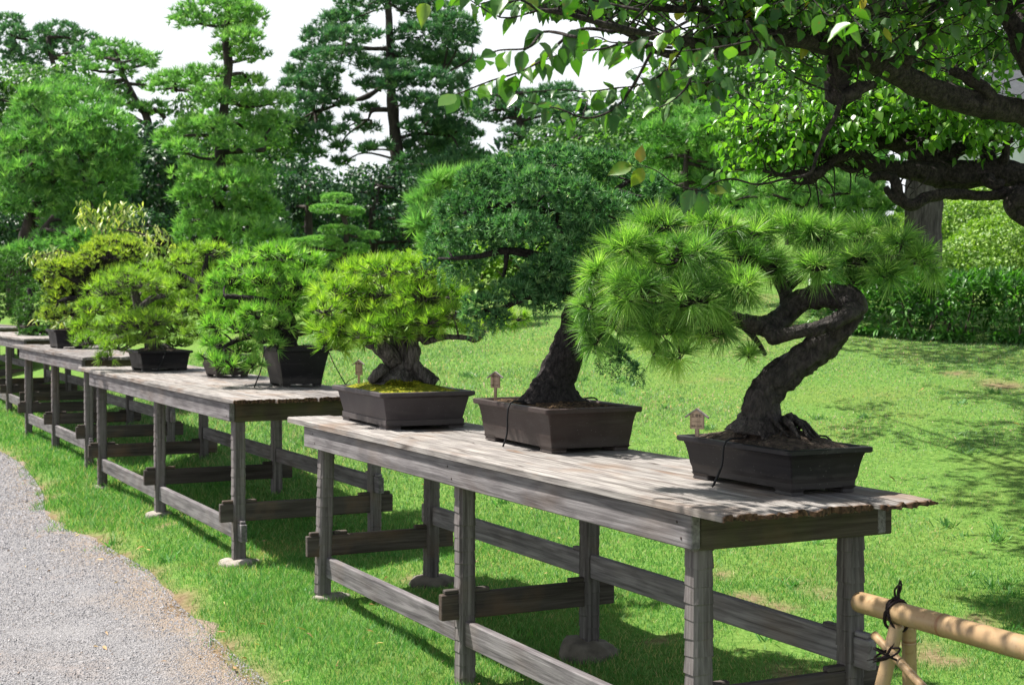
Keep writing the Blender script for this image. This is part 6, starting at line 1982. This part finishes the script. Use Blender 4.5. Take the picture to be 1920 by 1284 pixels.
# gnarled tree standing behind it
Y0 = 7.4
tb = np.array((2.86, 7.5, gz(2.86, 7.5)))
root = thing('gnarled_tree', 'gnarled old tree with twisting black horizontal limbs and small leaves at right', 'tree', tb, 'broad-leaved trees overhanging at right')
mb, lf = MB(), MB()
G1 = tube(mb, np.vstack([[tb - np.array((0, 0, .2)), tb + np.array((0.02, 0, .6)), tb + np.array((-.05, 0, 1.2))], px_path([(1985, 400, 50), (1970, 350, 40), (1920, 332, 27), (1860, 326, 25), (1800, 330, 26), (1755, 322, 24), (1735, 295, 20), (1720, 300, 14)], Y0)[0]]), [.2, .17, .155] + list(px_path([(0, 0, 50), (0, 0, 40), (0, 0, 27), (0, 0, 25), (0, 0, 26), (0, 0, 24), (0, 0, 20), (0, 0, 14)], Y0)[1]), 14, 7, 0.014, 16, 0.2)
gl = [[(1760, 330, 22, -.05), (1715, 320, 17, -.1), (1665, 318, 15, -.1), (1635, 308, 14, -.12), (1605, 285, 12, -.15), (1580, 262, 10, -.15), (1560, 235, 9, -.1), (1540, 215, 6, -.1)],
      [(1740, 300, 20, 0), (1700, 280, 14, .05), (1670, 268, 13, .05), (1635, 270, 9, .05), (1615, 258, 7, .05), (1600, 240, 5, .05)],
      [(1605, 287, 9, -.15), (1580, 290, 9, -.2), (1555, 310, 8, -.2), (1530, 328, 10, -.25), (1520, 335, 9, -.25), (1500, 322, 5, -.25), (1470, 328, 4, -.25), (1430, 320, 3, -.25)],
      [(1940, 372, 20, -.1), (1895, 362, 13, -.15), (1850, 368, 10, -.15), (1800, 364, 10, -.15), (1745, 368, 11, -.2), (1712, 384, 11, -.25), (1692, 376, 10, -.25), (1683, 350, 9, -.25), (1672, 332, 9, -.22), (1645, 330, 9, -.2), (1635, 340, 7, -.2)],
      [(1700, 384, 9, -.25), (1680, 375, 8, -.25), (1665, 360, 6, -.25), (1660, 350, 4, -.25)],
      [(1960, 372, 24, -.2), (1915, 374, 24, -.25), (1903, 392, 19, -.25), (1925, 412, 15, -.25), (1965, 430, 12, -.2)],
      [(1760, 310, 18, 0), (1790, 285, 14, .05), (1820, 272, 10, .1), (1835, 255, 7, .1)],
      [(1870, 322, 16, 0), (1885, 295, 9, -.05), (1888, 270, 7, -.05), (1900, 262, 5, -.05)],
      [(1850, 335, 14, -.1), (1868, 350, 11, -.15), (1880, 340, 7, -.15)],
      [(1620, 300, 10, -.1), (1600, 320, 6, -.1), (1560, 300, 5, -.15), (1530, 290, 4, -.15), (1490, 300, 3, -.15)],
      [(1560, 235, 7, -.1), (1500, 225, 5, -.1), (1450, 235, 4, -.1), (1400, 240, 3, -.1)],
      [(1580, 262, 7, -.15), (1520, 262, 5, -.1), (1460, 262, 4, -.05), (1400, 270, 3, 0)],
      [(1740, 295, 16, 0), (1690, 240, 12, .1), (1640, 200, 9, .15), (1580, 160, 7, .2), (1500, 130, 5, .2)],
      [(1740, 295, 16, 0), (1745, 230, 12, .1), (1720, 160, 10, .2), (1700, 90, 8, .2)],
      [(1860, 325, 16, 0), (1840, 240, 12, .2), (1830, 160, 9, .3), (1810, 90, 7, .3)],
      [(1530, 328, 5, -.25), (1500, 345, 3, -.25), (1480, 330, 2, -.25)]]
sts = []
for e in gl:
    sts.append(tube(mb, *px_path(e, Y0), 9, 6, 0.007, 26, 0.2))
A = np.vstack([sts[0][-18:], sts[10], sts[11], sts[12][12:], sts[9][12:]])
B_ = np.vstack([sts[12], sts[13], sts[14], sts[1][-12:], sts[6]])
def low_ok(p):
    px, py = 960 + p[0] / p[1] * FOC, 568 - (p[2] - CAM_H) / p[1] * FOC
    return 1330 < px < 2200 and py < (315 if px < 1480 else 262) and not (1620 < px < 1800 and py > 262)


rand_twigs(lf, mb, A, 260, 0.42, 13, 0.052, (-.35, .5), (-.35, 0, 0), .003, low_ok)
ds = []
for k in range(85):
    x, y = RNG.uniform(0.8, 3.8), RNG.uniform(8.5, 13.0)
    ds.append(np.array((x, y, CAM_H + 0.2045 * y + RNG.uniform(.2, .9))))
hub = np.array((2.7, 7.8, 3.05))
tube(mb, [tb + np.array((0, 0, 1.2)), tb + np.array((-.05, .1, 2.2)), hub], [.14, .11, .07], 10, 5, .01, 18)
for c in ds:
    m = (hub + c) / 2 + np.array((0, 0, .2))
    tube(mb, [hub, m, c], [.04, .022, .008], 7, 4, .004, 30)
rand_twigs(lf, mb, np.array(ds), 720, 0.5, 12, 0.082, (-.1, .5), (0, 0, 0), .0032, lambda p: p[2] > CAM_H + 0.2045 * p[1] + 0.1)
rand_twigs(lf, mb, B_, 220, 0.55, 12, 0.056, (-.1, .8), (0, 0, .2), .003, low_ok)
# bare fine twigs among the limbs
for k in range(90):
    s = np.vstack([sts[0], sts[2], sts[9], sts[10], sts[11]])[RNG.integers(0, 140)]
    d = norm(RNG.normal(size=3) + np.array((-.5, 0, .1)))
    L_ = RNG.uniform(.08, .28)
    tube(mb, [s, s + d * L_ * .5 + RNG.normal(size=3) * .02, s + d * L_ + RNG.normal(size=3) * .04], [.005, .0035, .002], 5, 3)
# hanging sprays right of the trunk
for (x, y) in ((1700, 215), (1660, 205), (1770, 225), (1800, 235), (1830, 215), (1870, 235), (1640, 235), (1760, 262), (1835, 255), (1900, 225)):
    s = P(x, y - 40, Y0 - .3)
    leaf_twig(lf, mb, [s, P(x + 5, y - 15, Y0 - .32), P(x + RNG.uniform(-30, 30), y + 5, Y0 - .35)], .003, 9, .066, None, .55, .8, .2, 4)
link('trunk', mb, MT['bark_fruit'], root)
link('leaves', lf, MT['l_small'], root)
# ------------------------------------------------------------------ light, sky, camera
SUN_AZ = math.atan2(-0.92, 0.38)   # measured from +Y towards +X
SUN_EL = rad(61)
sd = Vector((math.sin(SUN_AZ) * math.cos(SUN_EL), math.cos(SUN_AZ) * math.cos(SUN_EL), math.sin(SUN_EL)))
lamp = bpy.data.lights.new('sun', 'SUN')
lamp.energy = 5.0
lamp.angle = rad(0.55)
lamp.color = (1.0, 0.95, 0.88)
lo = bpy.data.objects.new('sun', lamp)
COL.objects.link(lo)
lo.rotation_euler = (-sd).to_track_quat('-Z', 'Y').to_euler()
lo.location = (0, 0, 30)

w = bpy.data.worlds.new('World')
SC.world = w
w.use_nodes = True
nt = w.node_tree
bg = nt.nodes['Background']
sky = nt.nodes.new('ShaderNodeTexSky')
sky.sky_type = 'NISHITA'
sky.sun_disc = False
sky.sun_elevation = SUN_EL
sky.sun_rotation = SUN_AZ % (2 * math.pi)
sky.air_density = 1.0
sky.dust_density = 3.0
sky.ozone_density = 1.5
tc = nt.nodes.new('ShaderNodeTexCoord')
mp = nt.nodes.new('ShaderNodeMapping')
mp.inputs['Scale'].default_value = (1.6, 1.6, 5.0)
nz = nt.nodes.new('ShaderNodeTexNoise')
nz.inputs['Scale'].default_value = 1.4
nz.inputs['Detail'].default_value = 6
cr = nt.nodes.new('ShaderNodeValToRGB')
cr.color_ramp.elements[0].position = 0.3
cr.color_ramp.elements[0].color = (0.55, 0.55, 0.55, 1)
cr.color_ramp.elements[1].position = 0.5
mix = nt.nodes.new('ShaderNodeMix')
mix.data_type = 'RGBA'
mix.inputs[7].default_value = (9.0, 9.35, 9.7, 1)
L_ = nt.links.new
L_(tc.outputs['Generated'], mp.inputs[0])
L_(mp.outputs[0], nz.inputs[0])
L_(nz.outputs[0], cr.inputs[0])
sep = nt.nodes.new('ShaderNodeSeparateXYZ')
L_(tc.outputs['Generated'], sep.inputs[0])
er = nt.nodes.new('ShaderNodeMapRange')      # bright haze and cloud lie low; the zenith is clear blue
er.interpolation_type = 'SMOOTHSTEP'
er.inputs['From Min'].default_value = 0.24
er.inputs['From Max'].default_value = 0.55
er.inputs['To Min'].default_value = 1.0
er.inputs['To Max'].default_value = 0.12
L_(sep.outputs['Z'], er.inputs['Value'])
mu = nt.nodes.new('ShaderNodeMath')
mu.operation = 'MULTIPLY'
L_(cr.outputs[0], mu.inputs[0])
L_(er.outputs[0], mu.inputs[1])
L_(mu.outputs[0], mix.inputs[0])
L_(sky.outputs[0], mix.inputs[6])
L_(mix.outputs[2], bg.inputs[0])
bg.inputs[1].default_value = 0.06

cam = bpy.data.cameras.new('camera')
cam.sensor_width = 36.0
cam.lens = FOC / 1920 * 36.0
cam.clip_start = 0.05
cam.clip_end = 2000
cam.dof.use_dof = True
cam.dof.focus_distance = 5.9
cam.dof.aperture_fstop = 8.0
co = bpy.data.objects.new('camera', cam)
COL.objects.link(co)
co.location = (0, 0, CAM_H)
co.rotation_euler = (math.pi / 2 - PITCH, 0, 0)
SC.camera = co

vs = SC.view_settings
SC.display_settings.display_device = 'sRGB'
vs.view_transform = 'Standard'
vs.look = 'None'
vs.gamma = 1.0
vs.exposure = 1.08
SC.render.engine = 'CYCLES'
cy = SC.cycles
cy.max_bounces = 6
cy.diffuse_bounces = 3
cy.glossy_bounces = 2
cy.transmission_bounces = 4
cy.sample_clamp_indirect = 6.0
cy.use_denoising = True
